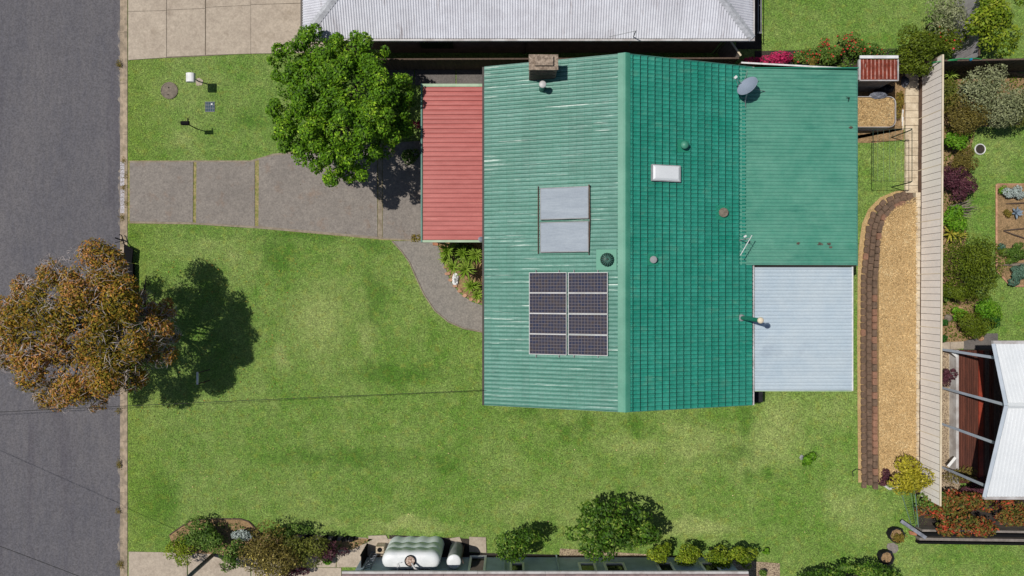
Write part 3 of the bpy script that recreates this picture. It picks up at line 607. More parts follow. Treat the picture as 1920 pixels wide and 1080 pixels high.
def roof_z(x): return ZR - abs(x - XM) * (ZR - ZE) / ((XR - XM) if x > XM else (XM - XL))
def on_roof(px, py, lift=0):
    z = 3.3
    for _ in range(6): p = P(px, py, z + lift); z = roof_z(p.x)
    return P(px, py, z + lift)
def roof_mat(px, py, lift):
    """matrix with X down the slope, Y north, Z off the roof, at a photo point"""
    p = on_roof(px, py, lift); side = 1 if p.x > XM else -1; o, u, v, n, L = slope(side); v = v * side; y = n.cross(v)
    return Matrix(((v.x, y.x, n.x, p.x), (v.y, y.y, n.y, p.y), (v.z, y.z, n.z, p.z), (0, 0, 0, 1)))
# solar panels
for ci, (xa, xb) in enumerate(((992, 1062), (1065, 1139))):
    for ri in range(4):
        dy = (0.0, 0.0) if ci == 0 else (1.0, 2.0); y0 = 511 + ri * 38.6 + (0 if ci == 0 else ri * .5); y1 = y0 + 38
        a = on_roof(xa, (y0 + y1) / 2, .12); b = on_roof(xb, (y0 + y1) / 2, .12); w = (b - a).length; h = 38 * (CAMZ - a.z) / 1280 + .0
        Mx = roof_mat((xa + xb) / 2, (y0 + y1) / 2, .12); m = MB(); m.box((0, 0, 0), (w, h, .035), m=Mx)
        fr = m.build('solar_panel', 'gutter_p' if False else 'grayalu', house)
        m = MB(); e = .022; z = .0185; m.quad(*[Mx @ Vector(q) for q in ((-w / 2 + e, -h / 2 + e, z), (w / 2 - e, -h / 2 + e, z), (w / 2 - e, h / 2 - e, z), (-w / 2 + e, h / 2 - e, z))], uv=True)
        m.build('cells', 'pv', fr)
        m = MB(); t2 = .016
        for q in (((0, h / 2 - .008, .019), (w, .015, .012)), ((0, -h / 2 + .008, .019), (w, .015, .012)), ((w / 2 - .008, 0, .019), (.015, h - .03, .012)), ((-w / 2 + .008, 0, .019), (.015, h - .03, .012))): m.box(*q, m=Mx)
        m.build('frame', 'white', fr)
for x in (1005, 1048, 1076, 1121):
    a = on_roof(x, 506, .07); b = on_roof(x, 670.5, .07); MB().tube([a, b], .02, 5).build('mounting_rail', 'grayalu', house)
# solar hot water collectors
for k, (ya, yb) in enumerate(((351, 411), (416, 473))):
    Mx = roof_mat(1058, (ya + yb) / 2, .13); a = on_roof(1012, 380, .13); b = on_roof(1103, 380, .13); w = (b - a).length; h = (yb - ya) * (CAMZ - 3.55) / 1280
    m = MB().box((0, 0, 0), (w, h, .09), m=Mx); cb = m.build('solar_collector', 'brownrail', house)
    m = MB(); m.box((0, 0, .046), (w - .08, h - .08, .006), m=Mx); m.build('glass', 'collector', cb)
    m = MB()
    for q in (((0, h / 2 - .02, .05), (w, .035, .02)), ((0, -h / 2 + .02, .05), (w, .035, .02)), ((w / 2 - .02, 0, .05), (.035, h - .08, .02)), ((-w / 2 + .02, 0, .05), (.035, h - .08, .02))): m.box(*q, m=Mx)
    m.build('frame', 'grayalu', cb)
m = MB(); m.tube([on_roof(1105, 346, .16), on_roof(1106, 412, .13), on_roof(1104, 478, .1)], .018, 6); m.tube([on_roof(1009, 349, .1), on_roof(1009, 476, .1)], .018, 6); m.tube([on_roof(1104, 348, .1), on_roof(1104, 347, .26)], .03, 6); m.build('collector_pipe', 'brownrail', house)
# chimney
c = P(1019, 117, 4.55); cw, cd = 1.18, .62; zt = 4.55
ch = MB().box((c.x, c.y - .02, 3.75), (cw - .08, cd - .06, 1.6)).build('chimney', 'brick', house)
for r_ in range(8):
    for q in range(5):
        z = 3.05 + r_ * .185; ox = -.46 + q * .23 + (.06 if r_ % 2 else -.06)
        if abs(ox) < .5: MB().box((c.x + ox, c.y - .02 - (cd - .06) / 2 - .006, z), (.215, .03, .165)).build('brick', 'cbrick', ch)
MB().box((c.x, c.y, zt), (cw, cd, .07)).build('chimney_cap', 'ccap', ch)
MB().box((c.x + .02, c.y + .03, zt + .09), (cw * .62, cd * .62, .11)).build('chimney_pot', 'ccap', ch)
def vent(nm, px, py, r, h, mat, capmat, dome=.5, label=None, seg=16, base=True, capr=1.0):
    p = on_roof(px, py, 0); m = MB().lathe((p.x, p.y, p.z - .1), [(r * .8, 0), (r * .8, h + .1)], seg); o = m.build(nm, mat, house, True)
    k = r * capr; MB().lathe((p.x, p.y, p.z + h), [(k, 0), (k, r * .25), (k * .85, r * dome), (k * .5, r * dome * 1.5), (k * .08, r * dome * 1.75)], seg).build('cap', capmat, o, True)
    if base: MB().box((0, 0, 0), (r * 3.1, r * 3.1, .012), m=roof_mat(px, py, .05)).build('flashing', 'flashing', o)
    if label: o['label'] = label
    return o
vent('flue', 1016, 168, .15, .72, 'gutter_t', 'gutter_p', .35, 'round green flue with pale conical cap below the chimney', base=False)
v = vent('whirlybird_vent', 1137, 487, .27, .14, 'flashing', 'darkmetal', .45, 'dark green ribbed turbine vent', 20)
p = on_roof(1137, 487); m = MB()
for k in range(16):
    a = 2 * math.pi * k / 16; ca, sa = math.cos(a), math.sin(a); m.tube([(p.x + ca * .28, p.y + sa * .28, p.z + .16), (p.x + ca * .25, p.y + sa * .25, p.z + .27), (p.x + ca * .05, p.y + sa * .05, p.z + .37)], .012, 4)
m.build('fin', 'gutter_t', v, True)
vent('roof_vent', 1281, 274, .17, .22, 'ridge', 'ridge', .5, 'light green domed vent on the darker slope')
vent('roof_vent', 1224, 487, .15, .12, 'grayalu', 'grayalu', .3, 'grey round vent between whirlybird and ridge')
vent('roof_vent', 1355, 399, .2, .1, 'grayalu', 'manhole', .2, 'rusty grey dome on a green flashing square near the eave')
# skylight
Mx = roof_mat(1248.5, 325, .12); a = on_roof(1222, 325, .1); b = on_roof(1275, 325, .1); w = (b - a).length; h = 31 * (CAMZ - 3.9) / 1280
sk = MB().box((0, 0, 0), (w, h, .12), m=Mx).build('skylight', 'grayalu', house); m = MB()
V8 = [(-w / 2 + .04, -h / 2 + .05, .061), (w / 2 - .05, -h / 2 + .05, .061), (w / 2 - .05, h / 2 - .04, .061), (-w / 2 + .04, h / 2 - .04, .061), (-w / 2 + .12, -h / 2 + .12, .10), (w / 2 - .12, -h / 2 + .12, .10), (w / 2 - .12, h / 2 - .12, .10), (-w / 2 + .12, h / 2 - .12, .10)]
m.v = [Mx @ Vector(q) for q in V8]; m.f = [(4, 5, 6, 7), (0, 1, 5, 4), (1, 2, 6, 5), (2, 3, 7, 6), (3, 0, 4, 7)]; m.build('glazing', 'whiteroof', sk)
# tall flue pipe
p = on_roof(1390, 596, 0); q = Vector((p.x, p.y, 5.0)); fl = MB().tube([p - Vector((0, 0, .1)), q], .085, 10).build('flue_pipe', 'flashing', house)
MB().lathe(q, [(.12, -.04), (.13, .02), (.12, .05), (.09, .09), (.02, .1)], 14).build('cowl', 'creamrail', fl, True)
MB().lathe((p.x, p.y, p.z + .02), [(.17, -.03), (.15, .02), (.1, .1)], 12).build('flashing', 'grayalu', fl, True)
# ---- carport roof (red), joined to the house
c0, c1 = P(793, 163, 2.42), P(906, 450, 2.42); cp = thing('carport', 'carport with a red ribbed metal roof against the green tiled house', 'carport', ((c0.x + c1.x) / 2, (c0.y + c1.y) / 2, 0))
MB().box2((c0.x + .03, c1.y + .03, 2.30), (c1.x - .02, c0.y - .03, 2.385)).build('roof_frame', 'darkwood', cp)
npan = 33; pwid = (c0.y - c1.y) / npan
for i in range(npan):
    y0 = c1.y + i * pwid; y1 = y0 + pwid; m = MB(); pr = ((0, .0), (.012, .045), (.03, .045), (.045, .004), (pwid * .6, .009), (pwid - .001, .0)); xs = (c0.x, c1.x)
    for x in xs: m.v += [Vector((x, y0 + a, 2.40 + b + (.02 if x == xs[1] else 0) + .0006 * (i % 3))) for a, b in pr]
    for k in range(5): m.f.append((k, 6 + k, 7 + k, k + 1))
    m.build('roof_sheet', 'redroof', cp)
MB().box2((c0.x - .02, c0.y + .005, 2.33), (c1.x + .02, c0.y + .13, 2.45)).build('gutter', 'gutter_g', cp)
MB().box2((c0.x - .02, c1.y - .10, 2.33), (c1.x - .02, c1.y - .005, 2.44)).build('gutter', 'gutter_g', cp)
MB().box2((c0.x - .09, c1.y - .1, 2.25), (c0.x - .025, c0.y + .13, 2.46)).build('fascia', 'gutter_t', cp)
for x, y in ((c0.x + .15, c0.y - .15), (c0.x + .15, c1.y + .15), (c0.x + .15, (c0.y + c1.y) / 2)): MB().box((x, y, 1.14), (.09, .09, 2.3)).build('post', 'white', cp)
MB().lathe((c1.x - .10, c1.y + .03, 2.25), [(.09, 0), (.12, .2), (.12, .24), (.07, .25)], 10).build('rain_head', 'bluegrey', cp)
# things in and beside the carport
# ---- patio roof green
g0, g1 = P(1384, 131, 2.5), P(1606, 497, 2.5); pr_ = thing('patio_roof', 'long green corrugated lean-to roof behind the tiled house', 'patio roof', ((g0.x + g1.x) / 2, (g0.y + g1.y) / 2, 0))
gx0 = 9.68; gx1 = g1.x; zl, zh = 2.48, 2.74; Lr = math.hypot(gx1 - gx0, zh - zl); Vd = Vector((gx1 - gx0, 0, zl - zh)).normalized(); Nd = Vector((-Vd.z, 0, Vd.x))
corr(pr_, (gx0, g0.y, zh), (0, -1, 0), Vd, Nd, g0.y - g1.y, lambda u: (0, Lr), 'patio', .152, .02, .76)
MB().box2((gx1, g1.y - .02, 2.36), (gx1 + .06, g0.y + .02, 2.49)).build('gutter', 'gutter_t', pr_)
MB().box2((gx0, g1.y - .05, 2.38), (gx1, g1.y - .012, 2.50)).build('barge', 'gutter_d', pr_); MB().box2((gx0, g0.y + .005, 2.42), (gx1, g0.y + .04, 2.72)).build('barge', 'flashing', pr_)
MB().box((gx0 + .06, (g0.y + g1.y) / 2, zh + .035), (.2, g0.y - g1.y, .012)).build('flashing', 'patio', pr_)
for y in (g0.y - .2, (g0.y + g1.y) / 2, g1.y + .2): MB().box((gx1 - .2, y, 1.2), (.09, .09, 2.4)).build('post', 'white', pr_)
MB().box2((gx0 + .9, g0.y - 2.5, -.02), (gx0 + 1.1, g1.y + .1, 2.4)).build('wall', 'brick', pr_)
m = MB()
for (x, y, r_) in ((1536, 458, .13), (1553, 458, .10), (1556, 464, .07), (1494, 457, .06), (1596, 239, .09)):   # leaf litter lying in the ribs
    for k in range(26):
        p = P(x + rnd.gauss(0, r_ * 18), y + rnd.gauss(0, r_ * 9), 2.54); m.box((p.x, p.y, 2.54 + (gx1 - p.x) * .05 + rnd.uniform(0, .01)), (.06, .025, .006), rnd.uniform(0, 3))
m.build('leaf_litter', 'bark', pr_, kind='stuff')
p = P(1590, 185, 2.54); m = MB().tube([p, p + Vector((.0, 0, .12))], .03, 6); m.tube([p + Vector((0, 0, .1)), p + Vector((-.13, .05, .12))], .016, 5); m.tube([p + Vector((0, 0, .1)), p + Vector((-.05, -.12, .12))], .016, 5); m.build('bracket', 'darkmetal', pr_)
# ---- pale blue roof
b0, b1 = P(1413, 501, 2.36), P(1597, 732, 2.36); br = thing('pergola_roof', 'pale blue-grey corrugated roof over the back terrace', 'patio roof', ((b0.x + b1.x) / 2, (b0.y + b1.y) / 2, 0))
bx0 = b0.x; Vd = Vector((b1.x - bx0, 0, -.10)).normalized(); Nd = Vector((-Vd.z, 0, Vd.x)); Lb = math.hypot(b1.x - bx0, .1)
corr(br, (bx0, b0.y, 2.44), (0, -1, 0), Vd, Nd, b0.y - b1.y, lambda u: (0, Lb), 'pale', .152, .018, .76)
MB().box2((b1.x + .002, b1.y - .02, 2.24), (b1.x + .06, b0.y + .02, 2.375)).build('gutter', 'white', br); MB().box2((bx0, b1.y - .045, 2.3), (b1.x, b1.y - .008, 2.38)).build('barge', 'gutter_g', br)
MB().box2((bx0 - .05, b1.y - .04, 2.36), (bx0 - .004, b0.y, 2.46)).build('back_flashing', 'gutter_p', br)
for x, y in ((b1.x - .1, b0.y - .1), (b1.x - .1, b1.y + .1), (b1.x - .1, (b0.y + b1.y) / 2)): MB().box((x, y, 1.16), (.09, .09, 2.3)).build('post', 'white', br)
MB().prism(pp([(1405, 498), (1570, 498), (1570, 708), (1405, 708)]), -.04, .03).build('terrace_slab', 'concrete', br)
# added black bin, standing in for a dark opening at the house corner
p = P(1421, 745, 1.0); wb = thing('stand_in_bin', 'black bin standing in for the dark opening in the corner between the tiled roof and pale terrace roof', 'bin', (p.x, p.y, 0))
MB().prism([(p.x - .22, p.y - .2), (p.x + .2, p.y - .2), (p.x + .2, p.y + .24), (p.x - .22, p.y + .24)], .05, .92).build('body', 'blackplastic', wb)
MB().prism([(p.x - .25, p.y - .23), (p.x + .23, p.y - .23), (p.x + .23, p.y + .28), (p.x - .25, p.y + .28)], .925, .98).build('lid', 'blackplastic', wb)
MB().tube([(p.x - .2, p.y + .31, .92), (p.x + .2, p.y + .31, .92)], .02, 6).build('stand_in_handle', 'blackmetal', wb)
for s in (-.18, .18): MB().tube([(p.x + s - .03, p.y + .25, .1), (p.x + s + .03, p.y + .25, .1)], .1, 12).build('stand_in_wheel', 'blackmetal', wb)
# ---- satellite dish
c = P(1402, 162, 3.45); ax = Vector((-.62, .42, .52)).normalized(); qq = ax.to_track_quat('Z', 'Y').to_matrix()
sd = thing('satellite_dish', 'grey satellite dish with its feed arm on a strutted mast where the roofs meet', 'satellite dish', (c.x + .1, c.y - .1, 2.7))
MB().lathe(c, [(.02, -.05), (.25, -.03), (.42, .02), (.46, .045), (.45, .05), (.41, .028), (.24, -.02), (.01, -.04)], 28, qq).build('dish', 'dish', sd, True)
f = P(1379, 145, 3.75); m = MB(); m.tube([c + qq @ Vector((.1, -.40, .02)), f], .014, 5); m.tube([c + qq @ Vector((-.1, -.40, .02)), f], .014, 5); m.build('arm', 'gutter_p', sd)
MB().box(tuple(f), (.13, .10, .08), .7).build('feed', 'white', sd)
m = MB(); base = P(1397, 190, 2.72); m.tube([base, c - ax * .06], .03, 8); m.build('mast', 'gutter_p', sd)
m = MB(); m.tube([P(1438, 172, 2.66), c - ax * .07], .014, 5); m.tube([P(1398, 205, 2.7), P(1397, 183, 3.1)], .014, 5); m.tube([P(1425, 150, 2.64), c - ax * .07], .01, 5); m.tube([P(1403, 128, 2.62), P(1396, 150, 3.1)], .008, 5); m.build('strut', 'grayalu', sd)
# ---- tv antenna
b = P(1385, 446, 2.78); an = thing('tv_antenna', 'thin white television antenna on a short mast near the pale roof', 'antenna', (b.x, b.y, b.z)); tp = P(1403, 447, 3.9); b = Vector((tp.x, tp.y, roof_z(tp.x) if tp.x < gx0 else 2.72))
MB().tube([b, tp], .02, 6).build('mast', 'gutter_p', an)
q0, q1 = P(1410, 441, 3.88), P(1388, 479, 3.88); MB().tube([q0, q1], .016, 5).build('boom', 'white', an)
d = (q1 - q0).normalized(); pe = Vector((-d.y, d.x, 0)); m = MB()
for k in range(9): s = q0 + (q1 - q0) * (.02 + k * .115); w = (.17 - .012 * k) if k > 1 else .10; m.tube([s - pe * w, s + pe * w], .004, 4)
m.build('elements', 'grayalu', an); MB().box(tuple(P(1397, 443, 3.9)), (.12, .07, .05), .5).build('amplifier', 'white', an)

# ================================================================== NORTH NEIGHBOUR HOUSE
ze = 2.72; e0, e1 = P(568, 72, ze), P(1411, 73, ze); nh = thing('neighbour_house', 'neighbour house with hipped silver corrugated iron roof and brown wall above the lot', 'house', ((e0.x + e1.x) / 2, e0.y + 3.5, 0))
W = e1.x - e0.x; DP = 9.0; sl_ = math.tan(R(21)); half = DP / 2
MB().box2((e0.x + .45, e0.y + .32, -.05), (e1.x - .95, e0.y + DP - .45, ze - .05)).build('wall', 'brick', nh)
rt = MB(); y0 = e0.y; zr = ze + half * sl_
rt.v = [Vector(q) for q in ((e0.x, y0, ze - .03), (e1.x, y0, ze - .03), (e1.x, y0 + DP, ze - .03), (e0.x, y0 + DP, ze - .03), (e0.x + half, y0 + half, zr - .03), (e1.x - half, y0 + half, zr - .03))]
rt.f = [(0, 1, 5, 4), (1, 2, 5), (2, 3, 4, 5), (3, 0, 4), (3, 2, 1, 0)]; nr = rt.build('roof', 'gutter_d', nh)
cl = math.cos(math.atan(sl_)); ss = math.sin(math.atan(sl_)); LS = half / cl
corr(nr, (e0.x, y0, ze), (1, 0, 0), (0, cl, ss), (0, -ss, cl), W, lambda u: (0, max(0, min(u, W - u, half)) / cl), 'zinc', .108, .013, .76)
corr(nr, (e0.x, y0 + DP, ze), (0, -1, 0), (cl, 0, ss), (-ss, 0, cl), DP, lambda u: (0, max(0, min(u, DP - u, half)) / cl), 'zinc', .108, .013, .76)
corr(nr, (e1.x, y0, ze), (0, 1, 0), (-cl, 0, ss), (ss, 0, cl), DP, lambda u: (0, max(0, min(u, DP - u, half)) / cl), 'zinc', .108, .013, .76)
corr(nr, (e1.x, y0 + DP, ze), (-1, 0, 0), (0, -cl, ss), (0, ss, cl), W, lambda u: (0, max(0, min(u, W - u, half)) / cl), 'zinc', .108, .013, .76)
for sx, ex in ((1, e0.x), (-1, e1.x)):
    a = Vector((ex, y0, ze + .035)); b = Vector((ex + sx * half, y0 + half, zr + .035)); dr = (b - a).normalized(); s2 = dr.cross(Vector((0, 0, 1))).normalized()
    m = MB(); w = .17; m.v = [a - s2 * w - Vector((0, 0, .04)), b - s2 * w - Vector((0, 0, .04)), b + Vector((0, 0, .03)), a + Vector((0, 0, .03)), a + s2 * w - Vector((0, 0, .04)), b + s2 * w - Vector((0, 0, .04))]
    m.f = [(0, 3, 2, 1), (3, 4, 5, 2)]; m.build('hip_cap', 'zinc_hip', nr)
MB().box2((e0.x - .05, y0 - .10, ze - .13), (e1.x + .1, y0 - .01, ze - .01)).build('gutter', 'gutter_p', nh)
MB().box2((e0.x - .11, y0 - .1, ze - .13), (e0.x - .01, y0 + DP, ze - .015)).build('gutter', 'gutter_d', nh)
MB().box2((e1.x + .01, y0 - .0, ze - .13), (e1.x + .1, y0 + DP, ze - .015)).build('gutter', 'gutter_p', nh)
for x in (985, 1372): p = P(x, 75, 2.6); MB().tube([(p.x, y0 + .28, 0), (p.x, y0 + .28, 2.55)], .04, 6).build('downpipe', 'brownrail', nh)
p = P(820, 97, .9); MB().box((p.x, e0.y + .30, 1.15), (1.6, .06, .9)).build('window', 'brownrail', nh); 
m = MB(); m.box((p.x, e0.y + .265, 1.15), (1.46, .02, .78)).build('pane', 'blackpane', nh)
m = MB(); a = P(1190, 96, .1); 
ant = thing('guyed_mast', 'bent thin metal mast rising beside the silver roof eave', 'antenna', (P(1176, 92, 0.0))); t0 = P(1192, 58, 3.6)
m.tube([P(1176, 92, 0), P(1186, 74, 2.4), t0], .022, 6); m.build('mast', 'grayalu', ant); MB().tube([t0, P(1142, 69, 3.1)], .012, 5).build('stay', 'grayalu', ant)
# narrow black shade strip east of house with pipes
c = P(1425, 10, .4); pr2 = thing('pipe_rack', 'two thin metal rails standing in the dark gap beside the silver roof', 'rail', (c.x, c.y, 0)); m = MB()
for x in (1421.5, 1427): m.tube([P(x, -40, 1.0), P(x, 62, 1.0)], .02, 5)
m.tube([P(1420, 62, 1.0), P(1429, 62, 1.0)], .02, 5); m.build('rail', 'grayalu', pr2); m = MB()
for y in (60, 10, -35): m.tube([P(1424, y, 0), P(1424, y, 1.0)], .02, 5)
m.build('post', 'grayalu', pr2)
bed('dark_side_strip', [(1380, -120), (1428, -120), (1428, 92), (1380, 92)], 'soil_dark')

# ================================================================== FENCES
def fence(nm, label, a, b, h, mat, board=.3, railmat='creamrail', postmat=None, post_every=8, t=.035, z0=0.0, cap=True, gap=.012, plinth=None, hv=.0):
    a, b = Vector(a), Vector(b); a.z = b.z = 0; L = (b - a).length; d = (b - a).normalized(); nrm = Vector((-d.y, d.x, 0)); ang = math.atan2(d.y, d.x); mid = (a + b) / 2
    th = thing(nm, label, 'fence', (mid.x, mid.y, 0)); n = int(round(L / board)); bw = L / n; src = {}
    me = bpy.data.meshes.new('panel'); mm = MB(); hh = h - z0
    mm.prism([(-bw / 2 + gap / 2, -t / 2), (-bw * .3, -t / 2 - .0), (bw * .3, -t / 2), (bw / 2 - gap / 2, -t / 2), (bw / 2 - gap / 2, t / 2), (-bw / 2 + gap / 2, t / 2)], 0, hh)
    me.from_pydata([tuple(q) for q in mm.v], [], mm.f); me.materials.append(mt[mat]); me.update()
    for i in range(n):
        p = a + d * (bw * (i + .5)) + nrm * rnd.uniform(-.004, .004); inst(me, 'panel', th, Matrix.Translation((p.x, p.y, z0 + rnd.uniform(-hv, hv))) @ Matrix.Rotation(ang, 4, 'Z'))
    k = 0
    while k <= n:
        p = a + d * (bw * k); MB().box((p.x, p.y, h / 2 - .02), (.03, .055, h + .0), ang).build('post', postmat or railmat, th); k += post_every
    if cap: MB().box((mid.x, mid.y, h + .022), (L, .07, .04), ang).build('top_rail', railmat, th)
    MB().box((mid.x, mid.y, z0 - .01), (L, t * .6, .12), ang).build('core', mat, th) if False else None
    MB().box((mid.x, mid.y, (h + z0) / 2), (L, t * .35, hh - .06), ang).build('backing', 'darkwood', th)
    if plinth: MB().box((mid.x + nrm.x * .05, mid.y + nrm.y * .05, plinth / 2), (L, .12, plinth), ang).build('plinth', 'brownrail', th)
    return th
fence('boundary_fence', 'long cream metal panel fence behind the straw bed', P(1720.5, 128), P(1716, 925), 1.86, 'cream', .30, 'creamrail', None, 8, plinth=.42, z0=.40, hv=0, gap=.02)
fence('timber_fence', 'dark timber fence with white capping between green patio roof and flower bed', P(1368, 139), P(1570, 150), 1.6, 'darkwood', .2, 'white', 'darkwood', 12)
fence('corner_fence', 'short timber fence behind the rusty shed under the overhanging shrub', P(1572, 150), P(1719, 132), 1.5, 'darkwood', .2, 'darkwood', 'darkwood', 12)
fence('side_fence', 'grey-brown timber paling fence in the narrow gap between both houses', P(700, 131), P(1366, 129), 1.45, 'darkwood', .2, 'darkwood', 'darkwood', 12)
fence('return_fence', 'short light timber fence running off the neighbour brown wall corner', P(1345, 98), P(1366, 128), 1.7, 'greywood', .16, 'creamrail', 'greywood', 10)
fence('rear_timber_fence', 'dark paling fence with green garden hose hanging over it', P(1724, 138), P(1945, 134), 1.8, 'darkwood', .15, 'darkwood', 'darkwood', 14)
fence('grey_fence', 'grey slatted fence between the pale shrub and bright green tree', P(1791, -60), P(1786, 130), 1.8, 'fencegrey', .26, 'darkwood', 'fencegrey', 8)
# hose on the rear fence
h = thing('garden_hose', 'green garden hose looped over the dark rear fence', 'hose', P(1800, 118, 1.2)); m = MB()
m.tube([P(1742, 121, 1.5), P(1765, 114, 1.75), P(1800, 110, 1.93), P(1830, 109, 1.93), P(1848, 113, 1.75), P(1856, 122, 1.2)], .02, 6); m.tube([P(1742, 118, 1.6), P(1770, 114, 1.8), P(1795, 113, 1.9)], .02, 6)
m.build('hose', 'hose', h, True); MB().lathe(P(1819, 112, 1.86), [(.05, 0), (.07, .04), (.05, .09)], 10).build('fitting', 'hoseblue', h)

# ================================================================== STREET FRONT THINGS
def letterbox():
    t = thing('letterbox', 'white curved-top letterbox on a thin post at the kerbside lawn', 'letterbox', P(373, 153))
    b = P(373, 153); z = 1.0; MB().prism(pp([(366, 149), (374, 146), (381, 151), (379, 160), (369, 161)]), -.02, .02).build('footing', 'concrete', t)
    MB().tube([b, (b.x, b.y, z)], .03, 8).build('post', 'grayalu', t); m = MB(); n = 8; pr = [(-.19, 0), (.19, 0)] + [(.19 * math.cos(math.pi * k / n), .12 + .09 * math.sin(math.pi * k / n)) for k in range(n + 1)]
    c = P(357, 145.5, z + .1); k = len(pr)
    for y in (-.2, .2): m.v += [Vector((c.x + x, c.y + y, z + q)) for x, q in pr]
    m.f.append(tuple(range(k))); m.f.append(tuple(range(2 * k - 1, k - 1, -1)))
    for i in range(k): j = (i + 1) % k; m.f.append((j, i, k + i, k + j))
    m.build('box', 'white', t)
letterbox()
t = thing('mailbox', 'small black mailbox with red flag arm on a slim black post', 'letterbox', P(371, 243)); b = P(370, 242); t['label'] = 'small black mailbox on a slim post in the front lawn'
MB().tube([b, (b.x, b.y, 1.12)], .025, 8).build('post', 'blackmetal', t); c = Vector((b.x, b.y, 1.2)); m = MB(); n = 8; pr = [(-.09, 0), (.09, 0)] + [(.09 * math.cos(math.pi * k / n), .08 + .07 * math.sin(math.pi * k / n)) for k in range(n + 1)]; k = len(pr)
for x in (-.19, .17): m.v += [Vector((c.x + x, c.y + q[0], 1.1 + q[1])) for q in pr]
m.f += [tuple(range(k - 1, -1, -1)), tuple(range(k, 2 * k))]
for i in range(k): j = (i + 1) % k; m.f.append((i, j, k + j, k + i))
m.build('box', 'blackmetal', t); MB().box((c.x + .13, c.y + .14, 1.2), (.05, .14, .03)).build('flag', 'blackmetal', t)
c = P(318, 170); t = thing('manhole_cover', 'round brown iron manhole cover in the front lawn', 'manhole cover', c)
MB().lathe(c, [(.40, -.03), (.40, .035), (.385, .045), (.36, .045), (.355, .03)], 28).build('rim', 'manhole', t); MB().lathe(c, [(.345, -.03), (.345, .035), (.33, .04)], 28).build('lid', 'manhole', t)
m = MB(); m.box((c.x - .02, c.y + .13, .045), (.05, .05, .012)); m.box((c.x - .05, c.y - .2, .045), (.05, .04, .012)); m.build('lifting_hole', 'blackmetal', t)
c = P(394, 200.5); t = thing('drain_grate', 'small square steel grate over a blue drain pit in the lawn', 'drain grate', c); MB().box((c.x, c.y, .01), (.44, .46, .03)).build('pit', 'grate', t)
for k in range(6): MB().box((c.x - .21 + k * .084, c.y, .035), (.014, .47, .02)).build('bar', 'grayalu', t)
for k in (-.225, -.07, .08, .225): MB().box((c.x, c.y + k, .034), (.46, .016, .018)).build('cross_bar', 'grayalu', t)
MB().box((c.x + .1, c.y + .12, .05), (.07, .06, .01)).build('clip', 'white', t)
# gutter ramps
for i, (ya, yb, lb) in enumerate(((303, 348.5, 'speckled white gutter ramp at the top half of the driveway mouth'), (355, 400, 'speckled white gutter ramp at the bottom half of the driveway mouth'))):
    c = P(229, (ya + yb) / 2); t = thing('gutter_ramp', lb, 'kerb ramp', (c.x, c.y, -.08), 'gutter ramps at the driveway')
    for k in range(6):
        y0 = ya + k * (yb - ya) / 6; y1 = y0 + (yb - ya) / 6 - .6; a, b_ = P(224, y0), P(233.5, y1); m = MB()
        m.v = [Vector(q) for q in ((a.x, b_.y, -.085), (b_.x, b_.y, -.085), (b_.x, a.y, -.085), (a.x, a.y, -.085), (a.x, b_.y, -.06), (b_.x, b_.y, .012), (b_.x, a.y, .012), (a.x, a.y, -.06))]
        m.f = [(3, 2, 1, 0), (4, 5, 6, 7), (0, 1, 5, 4), (1, 2, 6, 5), (2, 3, 7, 6), (3, 0, 4, 7)]; m.build('block', 'ramp', t)
# made-up black solid in place of a dark shadow lying at the kerb
c = P(238, 478); t = thing('kerb_shadow_shape', 'made-up black shape standing in for a shadow at the kerb beside the autumn tree', 'kerb_shadow_shape', (c.x, c.y, 0))
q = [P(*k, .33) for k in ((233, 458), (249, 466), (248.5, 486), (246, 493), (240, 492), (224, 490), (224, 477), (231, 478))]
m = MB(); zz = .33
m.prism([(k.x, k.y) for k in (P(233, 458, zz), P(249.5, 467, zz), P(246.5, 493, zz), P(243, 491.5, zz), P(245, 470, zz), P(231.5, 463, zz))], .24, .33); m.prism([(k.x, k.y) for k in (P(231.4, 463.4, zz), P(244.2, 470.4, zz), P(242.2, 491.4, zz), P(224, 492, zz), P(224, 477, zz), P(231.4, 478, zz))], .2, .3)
m.build('shadow_plate', 'blackmetal', t)
m = MB(); m.tube([P(216, 446, .2), P(231, 451.5, .2)], .032, 6); m.tube([P(216, 455, .2), P(231, 451.5, .2)], .014, 6); m.tube([P(224, 440, .2), P(228, 441, .2), P(231.5, 452, .2)], .026, 6); m.tube([P(231, 452, .2), P(233.5, 460, .28)], .03, 6); m.build('shadow_bars', 'blackmetal', t)
MB().prism([(k.x, k.y) for k in (P(226, 494, .3), P(249, 494, .3), P(249, 575, .3), P(226, 575, .3))], .12, .3).build('shadow_slab', 'blackmetal', t)
for yy in (520, 552): p = P(236, yy); MB().tube([(p.x - .2, p.y, .1), (p.x + .2, p.y, .1)], .14, 12).build('stand_in_wheel', 'blackmetal', t)  # wheels made up along with the shape standing in for the shadow
# sale board
b = P(392, 703); t = thing('sign_board', 'narrow white board on two low posts in the dark tree shade', 'sign', b); MB().box((b.x, b.y, 1.16), (.07, .56, .1)).build('board', 'white', t)
for s in (-.25, .25): MB().box((b.x + .04, b.y + s, .6), (.04, .04, 1.1)).build('post', 'darkwood', t)
